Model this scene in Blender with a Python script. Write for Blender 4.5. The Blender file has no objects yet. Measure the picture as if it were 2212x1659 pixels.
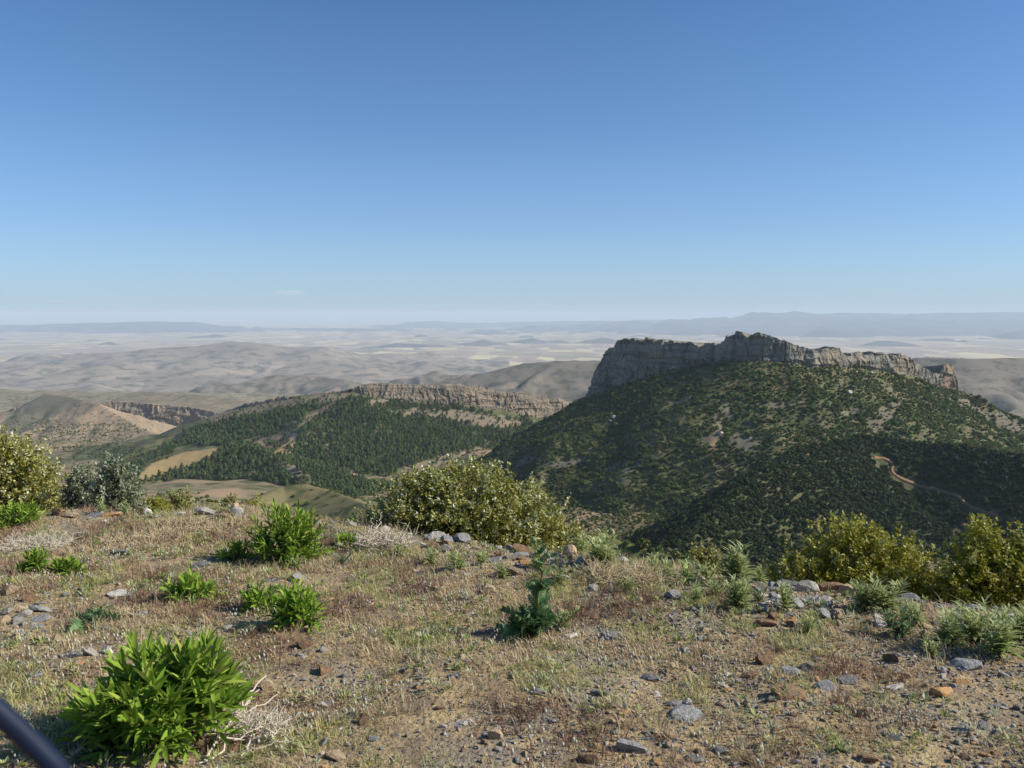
import bpy, math, random
import numpy as np
from mathutils import Vector, Matrix

# ------------------------------------------------------------------ camera
CAM_Z = 1.3
F = 1858.0                 # focal length in units of a 2212 x 1659 picture
HOR = 676.0                # eye-level row in that picture
TH = math.atan((829.5 - HOR) / F)
scene = bpy.context.scene
cam_data = bpy.data.cameras.new("camera")
cam = bpy.data.objects.new("camera", cam_data)
scene.collection.objects.link(cam)
cam.location = (0, 0, CAM_Z)
cam.rotation_euler = (math.pi / 2 - TH, 0, 0)
cam_data.sensor_width = 36.0
cam_data.lens = 36.0 * F / 2212.0
cam_data.clip_start = 0.02
cam_data.clip_end = 400000.0
cam_data.dof.use_dof = True
cam_data.dof.focus_distance = 9.0
cam_data.dof.aperture_fstop = 9.5
scene.camera = cam

# ------------------------------------------------------------------ light
SUN_AZ, SUN_EL = 94.0, 34.0          # azimuth clockwise from the view direction
world = bpy.data.worlds.new("World")
scene.world = world
world.use_nodes = True
wn = world.node_tree.nodes
bg = wn["Background"]
sky = wn.new("ShaderNodeTexSky")
sky.sky_type = 'NISHITA'
sky.sun_disc = False
sky.sun_elevation = math.radians(SUN_EL)
sky.sun_rotation = math.radians(SUN_AZ)
sky.altitude = 0.0
sky.air_density = 0.7
sky.dust_density = 0.5
sky.ozone_density = 10.0
# low, even belt of pale air all round the horizon
wl = world.node_tree.links
tc = wn.new("ShaderNodeTexCoord"); sxyz = wn.new("ShaderNodeSeparateXYZ")
wl.new(tc.outputs["Generated"], sxyz.inputs[0])
rmp = wn.new("ShaderNodeValToRGB")
els = rmp.color_ramp.elements
els[0].position = 0.0; els[0].color = (.85, .85, .85, 1)
els[1].position = 0.38; els[1].color = (0, 0, 0, 1)
for p, c in ((.03, .62), (.10, .30), (.20, .12)):
    e = els.new(p); e.color = (c, c, c, 1)
wl.new(sxyz.outputs["Z"], rmp.inputs[0])
wmx = wn.new("ShaderNodeMix"); wmx.data_type = 'RGBA'
wmx.inputs[7].default_value = (3.45, 4.35, 5.2, 1)
wl.new(rmp.outputs[0], wmx.inputs[0]); tnt = wn.new("ShaderNodeMix"); tnt.data_type = 'RGBA'; tnt.blend_type = 'MULTIPLY'; tnt.inputs[0].default_value = 1.0
tnt.inputs[7].default_value = (.95, 1.06, 1.0, 1)
wl.new(sky.outputs[0], tnt.inputs[6]); wl.new(tnt.outputs[2], wmx.inputs[6]); wl.new(wmx.outputs[2], bg.inputs[0])
bg.inputs[1].default_value = 0.111
sun_data = bpy.data.lights.new("sun", 'SUN')
sun_data.energy = 5.0
sun_data.angle = math.radians(0.53)
sun_data.color = (1.0, 0.925, 0.80)
sun = bpy.data.objects.new("sun", sun_data)
scene.collection.objects.link(sun)
a_, e_ = math.radians(SUN_AZ), math.radians(SUN_EL)
SUN_DIR = Vector((math.sin(a_) * math.cos(e_), math.cos(a_) * math.cos(e_), math.sin(e_)))
sun.rotation_euler = SUN_DIR.to_track_quat('Z', 'Y').to_euler()
sun.location = (60, 0, 60)
vs = scene.view_settings
vs.view_transform = 'Standard'
vs.look = 'None'
vs.exposure = 0.36
vs.gamma = 1.0
vs.use_curve_mapping = False
cy = scene.cycles
cy.max_bounces = 5
cy.diffuse_bounces = 3
cy.glossy_bounces = 2
cy.transmission_bounces = 3
cy.transparent_max_bounces = 8
cy.volume_bounces = 3
cy.use_denoising = True
cy.caustics_reflective = False
cy.caustics_refractive = False

# ------------------------------------------------------------------ helpers
RNG = np.random.default_rng(7)
COL = scene.collection

def link(o, parent=None):
    COL.objects.link(o)
    if parent is not None:
        o.parent = parent
    return o

def tag(o, label=None, cat=None, group=None, kind=None):
    if label: o["label"] = label
    if cat: o["category"] = cat
    if group: o["group"] = group
    if kind: o["kind"] = kind
    return o

def empty(name, loc=(0, 0, 0)):
    o = bpy.data.objects.new(name, None)
    o.location = loc
    o.empty_display_size = 0.1
    return link(o)

def mesh_np(name, verts, faces, mats=(), smooth=False, attrs=None, matidx=None):
    """verts (n,3); faces (m,k) array, all of one size"""
    verts = np.asarray(verts, np.float32); faces = np.asarray(faces, np.int32)
    me = bpy.data.meshes.new(name)
    n, (m, k) = len(verts), faces.shape
    me.vertices.add(n); me.vertices.foreach_set("co", verts.ravel())
    me.loops.add(m * k); me.loops.foreach_set("vertex_index", faces.ravel())
    me.polygons.add(m)
    me.polygons.foreach_set("loop_start", np.arange(0, m * k, k, dtype=np.int32))
    try:
        me.polygons.foreach_set("loop_total", np.full(m, k, np.int32))
    except Exception:
        pass
    me.polygons.foreach_set("use_smooth", np.full(m, smooth, bool))
    if matidx is not None:
        me.polygons.foreach_set("material_index", np.asarray(matidx, np.int32))
    for key, arr in (attrs or {}).items():
        at = me.attributes.new(key, 'FLOAT', 'POINT')
        at.data.foreach_set("value", np.asarray(arr, np.float32))
    for mt in mats:
        me.materials.append(mt)
    me.update(calc_edges=True)
    me.validate()
    return me

def obj(name, me, parent=None, loc=None):
    o = bpy.data.objects.new(name, me)
    if loc is not None: o.location = loc
    return link(o, parent)

# gradient noise in numpy
_PERM = np.random.default_rng(3).permutation(4096).astype(np.int64)
def _h(ix, iy, iz=0, seed=0):
    return _PERM[(_PERM[(_PERM[(ix + seed * 131) & 4095] + iy) & 4095] + iz) & 4095]
_ANG = np.random.default_rng(5).uniform(0, 2 * np.pi, 4096)
_GX, _GY = np.cos(_ANG), np.sin(_ANG)
def pn(x, y, seed=0):
    x = np.asarray(x, float); y = np.asarray(y, float)
    ix = np.floor(x).astype(np.int64); iy = np.floor(y).astype(np.int64)
    fx, fy = x - ix, y - iy
    u = fx * fx * fx * (fx * (fx * 6 - 15) + 10); v = fy * fy * fy * (fy * (fy * 6 - 15) + 10)
    def g(a, b):
        h = _h(ix + a, iy + b, 0, seed)
        return _GX[h] * (fx - a) + _GY[h] * (fy - b)
    n = (g(0, 0) * (1 - u) + g(1, 0) * u) * (1 - v) + (g(0, 1) * (1 - u) + g(1, 1) * u) * v
    return n * 1.5
def fbm(x, y, oct=4, seed=0, gain=0.5, lac=2.03):
    s = 0; a = 1.0
    for k in range(oct):
        s = s + a * pn(x, y, seed + k); x = x * lac + 11.3; y = y * lac - 7.1; a *= gain
    return s
def ridged(x, y, oct=3, seed=0):
    s = 0; a = 1.0
    for k in range(oct):
        s = s + a * (1 - np.abs(pn(x, y, seed + k)) * 1.6); x = x * 2.1 + 3.7; y = y * 2.1 + 9.2; a *= 0.5
    return s
_V3 = np.random.default_rng(6).normal(size=(4096, 3)); _V3 /= np.linalg.norm(_V3, axis=1)[:, None]
def pn3(p, seed=0):
    p = np.asarray(p, float); i = np.floor(p).astype(np.int64); f = p - i
    w = f * f * f * (f * (f * 6 - 15) + 10); out = 0
    for a in (0, 1):
        for b in (0, 1):
            for c in (0, 1):
                h = _h(i[:, 0] + a, i[:, 1] + b, i[:, 2] + c, seed)
                d = (_V3[h] * (f - (a, b, c))).sum(1)
                out = out + d * (w[:, 0] if a else 1 - w[:, 0]) * (w[:, 1] if b else 1 - w[:, 1]) * (w[:, 2] if c else 1 - w[:, 2])
    return out * 1.5
def sstep(a, b, x):
    t = np.clip((x - a) / (b - a), 0, 1); return t * t * (3 - 2 * t)

# picture position + distance -> place in the world (used to survey the photograph)
def P(X, Y, d):
    a = (X - 1106.0) / F; b = (829.5 - Y) / F
    dy = math.cos(TH) + b * math.sin(TH); dz = -math.sin(TH) + b * math.cos(TH)
    return np.array((a / dy * d, d, CAM_Z + dz / dy * d))
def survey(x, y, z):
    """world -> picture position"""
    zz = z - CAM_Z
    c = y * math.cos(TH) - zz * math.sin(TH); u = y * math.sin(TH) + zz * math.cos(TH)
    return 1106.0 + F * x / c, 829.5 - F * u / c
def in_poly(px, py, poly):
    inside = np.zeros(np.shape(px), bool); n = len(poly); j = n - 1
    for i in range(n):
        xi, yi = poly[i]; xj, yj = poly[j]
        c = ((yi > py) != (yj > py)) & (px < (xj - xi) * (py - yi) / (yj - yi + 1e-12) + xi)
        inside ^= c; j = i
    return inside

# ------------------------------------------------------------------ shader helpers
class NT:
    def __init__(s, name, rough=0.9, spec=0.2):
        s.m = bpy.data.materials.new(name); s.m.use_nodes = True
        s.t = s.m.node_tree; s.b = s.t.nodes["Principled BSDF"]
        s.b.inputs["Roughness"].default_value = rough
        s.b.inputs["Specular IOR Level"].default_value = spec
        s.geo = None
    def n(s, typ, **kw):
        nd = s.t.nodes.new(typ)
        for k, v in kw.items(): setattr(nd, k, v)
        return nd
    def l(s, a, b): s.t.links.new(a, b)
    def pos(s):
        if s.geo is None: s.geo = s.n("ShaderNodeNewGeometry")
        return s.geo.outputs["Position"]
    def mapped(s, scale=(1, 1, 1), rot=(0, 0, 0), src=None):
        mp = s.n("ShaderNodeMapping"); mp.inputs["Scale"].default_value = scale; mp.inputs["Rotation"].default_value = rot
        s.l(src or s.pos(), mp.inputs[0]); return mp.outputs[0]
    def noise(s, scale, vec=None, detail=4, rough=0.55, dist=0.0):
        nd = s.n("ShaderNodeTexNoise"); nd.inputs["Scale"].default_value = scale
        nd.inputs["Detail"].default_value = detail; nd.inputs["Roughness"].default_value = rough
        nd.inputs["Distortion"].default_value = dist
        s.l(vec or s.pos(), nd.inputs["Vector"]); return nd.outputs["Fac"]
    def ramp(s, fac, stops, interp='LINEAR'):
        r = s.n("ShaderNodeValToRGB"); r.color_ramp.interpolation = interp
        el = r.color_ramp.elements
        while len(el) < len(stops): el.new(0.5)
        for e, (p, c) in zip(el, stops):
            e.position = p; e.color = (c if len(c) == 4 else tuple(c) + (1,)) if not isinstance(c, (int, float)) else (c, c, c, 1)
        s.l(fac, r.inputs[0]); return r.outputs[0]
    def mix(s, fac, a, b, mode='MIX'):
        m = s.n("ShaderNodeMix", data_type='RGBA', blend_type=mode)
        for sock, v in ((m.inputs[0], fac), (m.inputs[6], a), (m.inputs[7], b)):
            if isinstance(v, (int, float)): sock.default_value = v
            elif isinstance(v, tuple): sock.default_value = v if len(v) == 4 else v + (1,)
            else: s.l(v, sock)
        return m.outputs[2]
    def math(s, op, a, b=0.0):
        m = s.n("ShaderNodeMath", operation=op)
        for sock, v in ((m.inputs[0], a), (m.inputs[1], b)):
            if isinstance(v, (int, float)): sock.default_value = v
            else: s.l(v, sock)
        return m.outputs[0]
    def attr(s, name):
        a = s.n("ShaderNodeAttribute", attribute_name=name); return a.outputs["Fac"]
    def orand(s):
        return s.n("ShaderNodeObjectInfo").outputs["Random"]
    def bump(s, h, strength=0.5, dist=1.0):
        b = s.n("ShaderNodeBump"); b.inputs["Strength"].default_value = strength; b.inputs["Distance"].default_value = dist
        s.l(h, b.inputs["Height"]); s.l(b.outputs[0], s.b.inputs["Normal"])
    def color(s, c):
        if isinstance(c, tuple): s.b.inputs["Base Color"].default_value = c if len(c) == 4 else c + (1,)
        else: s.l(c, s.b.inputs["Base Color"])
        return s.m
    def translucent(s, col, amt=0.3):
        tr = s.n("ShaderNodeBsdfTranslucent"); ad = s.n("ShaderNodeMixShader"); ad.inputs[0].default_value = amt
        if isinstance(col, tuple): tr.inputs[0].default_value = col + (1,)
        else: s.l(col, tr.inputs[0])
        s.l(s.b.outputs[0], ad.inputs[1]); s.l(tr.outputs[0], ad.inputs[2])
        s.l(ad.outputs[0], s.t.nodes["Material Output"].inputs[0])
# ------------------------------------------------------------------ land forms
def ridge(pts, slope, foot=None, amp=0.0, wl=60.0, seed=0, gamp=0.0, gwl=120.0):
    """hill standing on a crest line of surveyed points (X, Y, distance)"""
    p = np.array([P(*q) for q in pts])
    def f(x, y):
        best = np.full(np.shape(x), -1e9); bd = np.zeros(np.shape(x))
        for a, b in zip(p[:-1], p[1:]):
            ab = b[:2] - a[:2]; L = (ab ** 2).sum() + 1e-9
            t = np.clip(((x - a[0]) * ab[0] + (y - a[1]) * ab[1]) / L, 0, 1)
            d = np.hypot(x - a[0] - t * ab[0], y - a[1] - t * ab[1])
            dr = slope * d if foot is None else foot * (1 - np.exp(-slope * d / foot))
            z = a[2] + t * (b[2] - a[2]) - dr
            m = z > best; best = np.where(m, z, best); bd = np.where(m, d, bd)
        g = sstep(0, gwl, bd)
        if amp: best = best + amp * fbm(x / wl, y / wl, 4, seed) * (0.25 + 0.75 * g)
        if gamp: best = best - gamp * g * (ridged(x / gwl + 0.4 * pn(x / gwl, y / gwl, seed + 9), y / (gwl * 1.6), 2, seed + 5) - 0.75)
        return best
    return f

def tps(points):
    q = np.array([((X - 1106.0) / F, math.log(d) * 0.35, (P(X, Y, d)[2] - CAM_Z) / d) for X, Y, d in points])
    n = len(q)
    def U(r2): return r2 * np.log(r2 + 1e-12)
    r2 = ((q[:, None, :2] - q[None, :, :2]) ** 2).sum(-1)
    A = np.zeros((n + 3, n + 3)); A[:n, :n] = U(r2) + np.eye(n) * 1e-3
    A[:n, n] = A[n, :n] = 1; A[:n, n + 1:] = q[:, :2]; A[n + 1:, :n] = q[:, :2].T
    w = np.linalg.solve(A, np.append(q[:, 2], [0, 0, 0]))
    def f(x, y):
        y = np.maximum(y, 5.0); a = x / y; b = np.log(y) * 0.35
        s = w[n] + w[n + 1] * a + w[n + 2] * b
        for k in range(n):
            s = s + w[k] * U((a - q[k, 0]) ** 2 + (b - q[k, 1]) ** 2)
        return CAM_Z + s * y
    return f

def zrow(z, d): return 676.0 + (CAM_Z - z) / d * F      # approximate picture row of height z

PLAIN_Z = -640.0
vp = [(-300, 1010, 1500), (0, 1000, 1500), (200, 985, 1500), (300, 985, 1500), (0, 950, 1950), (200, 955, 2000), (350, 960, 1950),
      (430, 945, 2000), (0, 1040, 1100), (250, 1040, 1100), (300, 1060, 900), (-300, 1090, 700), (200, 1100, 700), (400, 1092, 780),
      (600, 1095, 820), (650, 1056, 1000), (690, 1015, 1150), (770, 1068, 1030), (900, 1025, 1150), (1000, 990, 1250), (1040, 975, 1300),
      (700, 985, 1700), (1000, 960, 2000), (1500, 960, 2000), (2100, 960, 2000), (2600, 960, 2000), (1300, 1185, 600), (1480, 1165, 560),
      (1800, 1300, 450), (2200, 1330, 450), (2600, 1330, 450), (1600, 1110, 760), (2300, 1100, 800)]
for X in (-400, 200, 700, 1200, 1700, 2200, 2600):
    R_ = X > 1100
    vp += [(X, zrow(-9 if X > 700 else -6.5, 16), 16), (X, zrow(-38 if R_ else -34, 60), 60), (X, zrow(-104 if R_ else -88, 200), 200), (X, zrow(-150 if R_ else -125, 350), 350),
           (X, zrow(-400, 3000), 3000), (X, zrow(-560, 4500), 4500), (X, zrow(-660, 7000), 7000)]
_valley = tps(vp)
def h_valley(x, y):
    n = fbm(x / 170.0, y / 170.0, 4, 21)
    return _valley(x, y) + n * np.clip(y / 140.0, 0, 9)

MESA_BASE = [(1262, 858, 1090), (1330, 837, 1050), (1400, 810, 1008), (1450, 797, 978), (1500, 789, 950), (1560, 780, 921), (1640, 778, 900), (1700, 783, 897),
             (1760, 795, 905), (1800, 790, 917), (1850, 790, 934), (1900, 800, 950), (1960, 812, 972), (2000, 825, 988), (2040, 838, 1003), (2072, 842, 1016)]
HILL_BASE = [(1262, 858, 1005), (1330, 837, 988), (1400, 810, 966), (1450, 797, 947), (1500, 789, 931), (1560, 780, 914), (1640, 778, 900), (1700, 783, 897)] + MESA_BASE[8:]
h_mesa = ridge(HILL_BASE + [(2110, 858, 1000), (2150, 886, 990), (2212, 908, 975), (2420, 975, 940)], 0.62, foot=900.0, amp=5.0, wl=70, seed=31, gamp=9.0, gwl=110)
h_spur = ridge([(1440, 1185, 490), (1480, 1158, 505), (1560, 1090, 545), (1640, 1020, 590), (1740, 968, 650), (1860, 945, 700), (2000, 958, 690), (2250, 990, 620), (2500, 1030, 560)],
               0.60, amp=4.0, wl=55, seed=41, gamp=7.0, gwl=80)
h_foot = ridge([(1050, 1130, 360), (1200, 1140, 340), (1330, 1165, 330), (1430, 1195, 320), (1540, 1230, 300), (1650, 1290, 280)], 0.5, amp=2.5, wl=40, seed=43, gamp=3.0, gwl=50)
h_forest = ridge([(405, 935, 1590), (440, 912, 1570), (480, 890, 1540), (560, 873, 1500), (680, 852, 1465), (765, 848, 1445), (850, 864, 1455), (1000, 874, 1485),
                  (1080, 886, 1505), (1150, 900, 1525), (1215, 910, 1540), (1330, 935, 1570)], 0.34, foot=320.0, amp=6.0, wl=120, seed=51, gamp=13.0, gwl=170)
h_knoll = ridge([(290, 1030, 1040), (330, 1000, 1090), (400, 975, 1130), (480, 966, 1150), (560, 978, 1110), (640, 1010, 1050), (668, 1035, 1010)], 0.36, foot=160, amp=3.0, wl=60, seed=53, gamp=6.0, gwl=110)
h_gold = ridge([(500, 1100, 560), (560, 1072, 590), (610, 1050, 610), (655, 1044, 615), (700, 1056, 605), (750, 1072, 580), (790, 1090, 550), (850, 1120, 520)],
               0.42, foot=150, amp=1.6, wl=45, seed=55, gamp=3.5, gwl=60)
h_tan = ridge([(-80, 960, 2300), (20, 905, 2370), (60, 868, 2380), (100, 851, 2370), (150, 856, 2320), (185, 866, 2260), (215, 872, 2210), (250, 893, 2160),
               (300, 922, 2090), (360, 948, 2010), (410, 960, 1970)], 0.47, foot=260, amp=6.0, wl=110, seed=57, gamp=9.0, gwl=130)
h_gorge = ridge([(205, 880, 2560), (240, 890, 2560), (300, 905, 2550), (360, 920, 2540), (420, 935, 2530), (500, 950, 2500)], 0.5, amp=4, wl=80, seed=59)
h_shelf = ridge([(-250, 842, 3300), (0, 846, 3250), (200, 850, 3200), (300, 856, 3150), (400, 866, 3050), (520, 868, 3000), (700, 858, 3200), (900, 850, 3400)], 0.13, foot=160, amp=12, wl=260, seed=61, gamp=10, gwl=260)
h_greyA = ridge([(480, 850, 5000), (540, 822, 5100), (600, 808, 5200), (690, 812, 5200), (740, 818, 5000), (765, 845, 4900)], 0.30, foot=260, amp=26, wl=330, seed=63, gamp=35, gwl=300)
h_cone = ridge([(860, 838, 5200), (905, 822, 5200), (942, 800, 5150), (975, 815, 5100), (1005, 826, 5200)], 0.38, foot=260, amp=14, wl=250, seed=65, gamp=22, gwl=220)
h_greyB = ridge([(1015, 828, 4100), (1060, 802, 4000), (1130, 784, 3900), (1220, 777, 3850), (1330, 778, 3800), (1500, 790, 3800)], 0.34, foot=330, amp=16, wl=300, seed=67, gamp=40, gwl=330)
h_greyC = ridge([(1850, 785, 3700), (2000, 771, 3600), (2090, 774, 3500), (2212, 773, 3500), (2400, 778, 3500)], 0.36, foot=330, amp=16, wl=300, seed=69, gamp=45, gwl=360)
h_range = ridge([(-250, 800, 10200), (-60, 792, 10000), (60, 782, 10000), (150, 769, 10100), (250, 760, 10200), (330, 751, 10300), (430, 746, 10300), (490, 738, 10300), (545, 739, 10200), (600, 752, 10000),
                 (660, 772, 9800), (720, 782, 9600), (800, 792, 9300)], 0.19, foot=300, amp=34, wl=900, seed=71, gamp=62, gwl=900)
h_range2 = ridge([(-100, 822, 7600), (80, 816, 7700), (200, 822, 7600), (330, 808, 7900), (440, 818, 7600), (600, 806, 8200), (760, 812, 8000), (860, 804, 8600)], 0.12, foot=200, amp=10, wl=700, seed=73, gamp=14, gwl=700)
def h_plain(x, y):
    return PLAIN_Z + 9 * fbm(x / 2600.0, y / 2600.0, 3, 81) + 40 * np.clip(fbm(x / 6000., y / 5000., 3, 83) - .25, 0, 1)
h_hills = [ridge(q, 0.30, foot=230, amp=34, wl=500, seed=85 + i, gamp=24, gwl=800) for i, q in enumerate([
    [(1000, 744, 17500), (1045, 733, 17500), (1075, 744, 17500)],
    [(1105, 744, 18500), (1148, 729, 18500), (1175, 742, 18500)],
    [(1180, 743, 18500), (1205, 733, 18500), (1235, 742, 18500)],
    [(1255, 742, 18500), (1300, 728, 18500), (1345, 743, 18500)],
    [(780, 752, 15500), (860, 741, 16500), (960, 746, 16500)],
    [(620, 752, 15000), (700, 748, 16000), (760, 754, 15500)],
    [(1868, 750, 16500), (1882, 742, 16500), (1900, 735, 16500), (1945, 737, 16500), (1990, 746, 16500)],
    [(2140, 757, 15000), (2175, 753, 15000), (2212, 756, 15000)],
    [(195, 752, 17000), (235, 738, 17500), (270, 748, 17000)]])]
h_far = [ridge(q, 0.12, foot=900, amp=85, wl=1300, seed=101 + i, gamp=150, gwl=1500) for i, q in enumerate([
    [(-500, 708, 31000), (-150, 701, 31000), (60, 702, 31000), (180, 698, 31000), (340, 694, 31000), (420, 696, 31000), (470, 704, 31500), (560, 709, 33000), (760, 708, 31000)],
    [(620, 703, 46000), (860, 703, 44000), (912, 702, 41000), (942, 693, 40000), (1000, 697, 40000), (1100, 696, 41000), (1200, 694, 42000), (1330, 692, 42000), (1500, 690, 42000), (1700, 689, 42000)],
    [(1560, 690, 34000), (1640, 686, 34000), (1690, 677, 34000), (1718, 672, 34000), (1760, 677, 34000), (1850, 676, 34000), (1950, 678, 35000), (2050, 675, 35000), (2212, 674, 35000), (2600, 675, 35000)],
    [(1780, 702, 31500), (1950, 693, 31500), (2080, 686, 31500), (2212, 690, 31500), (2500, 690, 31500)]])]

def fan(name, f, X0, X1, d0, d1, nx, ny, mat, keep=None, attrs=None, smooth=True):
    """hill surface surveyed on rays of equal bearing; facets shrink towards the viewpoint"""
    a = (np.linspace(X0, X1, nx) - 1106.0) / F
    d = np.exp(np.linspace(math.log(d0), math.log(d1), ny))
    A, D = np.meshgrid(a, d)
    x = A * D; y = D; z = f(x, y)
    idx = np.arange(nx * ny).reshape(ny, nx)
    fc = np.stack([idx[:-1, :-1], idx[:-1, 1:], idx[1:, 1:], idx[1:, :-1]], -1).reshape(-1, 4)
    v = np.stack([x, y, z], -1).reshape(-1, 3)
    if keep is not None:
        k = keep(x, y, z).ravel()
        fc = fc[k[fc].any(1)]
        used = np.unique(fc); rm = np.zeros(nx * ny, np.int64); rm[used] = np.arange(len(used))
        v = v[used]; fc = rm[fc]
    at = {k: g(v[:, 0], v[:, 1], v[:, 2]) for k, g in (attrs or {}).items()}
    o = obj(name, mesh_np(name, v, fc, [mat], smooth, at))
    return tag(o, kind="structure")

over_valley = lambda x, y, z: z > h_valley(x, y) - 6
over_plain = lambda x, y, z: z > PLAIN_Z - 25
NEAR = [h_valley, h_mesa, h_spur, h_foot, h_forest, h_knoll, h_gold, h_tan]
def h_all(x, y):
    z = NEAR[0](x, y)
    for f in NEAR[1:]: z = np.maximum(z, f(x, y))
    return z
def hit(X, Y, d0=200.0, d1=3000.0, f=None):
    """first ground met along a line of sight"""
    d = np.exp(np.linspace(math.log(d0), math.log(d1), 900)); p = np.array([P(X, Y, q) for q in (1.0, 2.0)])
    r = p[1] - p[0]; x = r[0] * d; y = d; z = CAM_Z + r[2] * d
    k = np.nonzero((f or h_all)(x, y) > z)[0]
    if len(k) == 0: return None
    return np.array((x[k[0]], y[k[0]], z[k[0]]))

# ---- ground materials
def m_scrub(name, soil, soil2, veg, thr=0.5, scale=0.05, big=0.006, bare=None, vegamt=1.0):
    t = NT(name, 0.95, 0.1)
    n1 = t.noise(big, detail=5); n2 = t.noise(scale, detail=5, rough=0.65)
    base = t.mix(t.ramp(n1, [(0.35, 0.0), (0.65, 1.0)]), soil, soil2)
    vf = t.ramp(n2, [(thr - 0.04, 0.0), (thr + 0.06, 1.0)])
    c = t.mix(t.math('MULTIPLY', vf, vegamt), base, veg)
    if bare:
        fa = t.attr('bare'); c = t.mix(fa, c, bare)
        fg = t.attr('gold'); c = t.mix(fg, c, t.mix(t.ramp(n2, [(.3, 0.), (.7, 1.)]), (.30, .22, .105), (.22, .17, .085)))
    t.bump(n2, 0.6, 2.0 / max(scale * 60, .02) * 0.02)
    return t.color(c)
M_VALLEY = m_scrub("valley_soil", (.24, .19, .115), (.19, .155, .09), (.075, .09, .035), 0.52, 0.035, 0.004, bare=(.33, .23, .14))
M_MESA = m_scrub("mesa_soil", (.165, .14, .08), (.13, .12, .06), (.07, .09, .03), 0.50, 0.09, 0.012, bare=(.155, .14, .10))
M_SPUR = m_scrub("spur_soil", (.135, .115, .06), (.10, .095, .045), (.045, .06, .022), 0.47, 0.09, 0.012, bare=(.30, .19, .11))
M_FOOT = m_scrub("foot_soil", (.15, .15, .055), (.12, .13, .045), (.075, .10, .03), 0.48, 0.16, 0.02, bare=(.25, .19, .11))
M_FOREST = m_scrub("forest_soil", (.135, .12, .065), (.10, .10, .05), (.06, .08, .03), 0.50, 0.06, 0.008, bare=(.21, .17, .115))
M_GOLD = m_scrub("dry_grass_slope", (.22, .185, .09), (.17, .15, .07), (.075, .085, .035), 0.52, 0.045, 0.012, bare=(.27, .20, .12))
M_TAN = m_scrub("tan_slope", (.34, .25, .16), (.28, .21, .135), (.13, .12, .07), 0.56, 0.09, 0.01, bare=(.165, .15, .10))
M_SHELF = m_scrub("grey_shelf", (.27, .22, .15), (.23, .195, .13), (.12, .12, .07), 0.52, 0.05, 0.004)
M_GREY = m_scrub("grey_hill_soil", (.22, .182, .138), (.175, .15, .112), (.105, .10, .066), 0.52, 0.016, 0.0018)
M_RANGE = m_scrub("range_soil", (.30, .24, .175), (.22, .18, .14), (.11, .11, .08), 0.54, 0.006, 0.0009)
M_FARHILL = m_scrub("far_hill_soil", (.13, .12, .11), (.10, .095, .09), (.06, .06, .06), 0.5, 0.004, 0.0006)
M_FAR = m_scrub("far_mountain_soil", (.085, .085, .09), (.06, .065, .075), (.045, .05, .055), 0.5, 0.0012, 0.0002)
def m_plain():
    t = NT("plain_fields", 0.95, 0.1)
    warp = t.noise(0.00025, detail=2)
    def cells(sx, sy, rot):
        v = t.n("ShaderNodeTexVoronoi", distance='CHEBYCHEV'); v.inputs["Scale"].default_value = 1.0
        v.inputs["Randomness"].default_value = 0.85
        t.l(t.mapped((sx, sy, 0.0), (0, 0, rot)), v.inputs["Vector"]); return v.outputs["Color"]
    c1, c2 = cells(1 / 300., 1 / 700., .35), cells(1 / 650., 1 / 1500., -.3)
    sep = t.n("ShaderNodeSeparateColor"); t.l(c1, sep.inputs[0]); sep2 = t.n("ShaderNodeSeparateColor"); t.l(c2, sep2.inputs[0])
    fields = t.ramp(sep.outputs[0], [(0, (0.290, 0.213, 0.144)), (.2, (0.368, 0.272, 0.181)), (.36, (0.456, 0.357, 0.217)), (.5, (0.237, 0.213, 0.123)), (.58, (0.649, 0.528, 0.275)), (.70, (0.368, 0.255, 0.173)), (.80, (0.579, 0.477, 0.253)), (.93, (0.175, 0.179, 0.101))], 'CONSTANT')
    broad = t.ramp(sep2.outputs[1], [(0, (0.316, 0.239, 0.166)), (.35, (0.386, 0.298, 0.202)), (.55, (0.272, 0.230, 0.144)), (.75, (0.509, 0.409, 0.231))], 'CONSTANT')
    n = t.noise(0.0006, detail=3)
    c = t.mix(t.ramp(n, [(.46, 0.0), (.50, 1.0)]), broad, fields)
    wild = t.noise(0.00025, detail=5, rough=.6)
    c = t.mix(t.ramp(wild, [(.57, 0.0), (.61, 1.0)]), c, (.34, .265, .215))
    c = t.mix(t.math('MULTIPLY', t.noise(0.004, detail=4), .3), c, (.24, .20, .155))
    return t.color(c)
M_PLAIN = m_plain()

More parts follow.
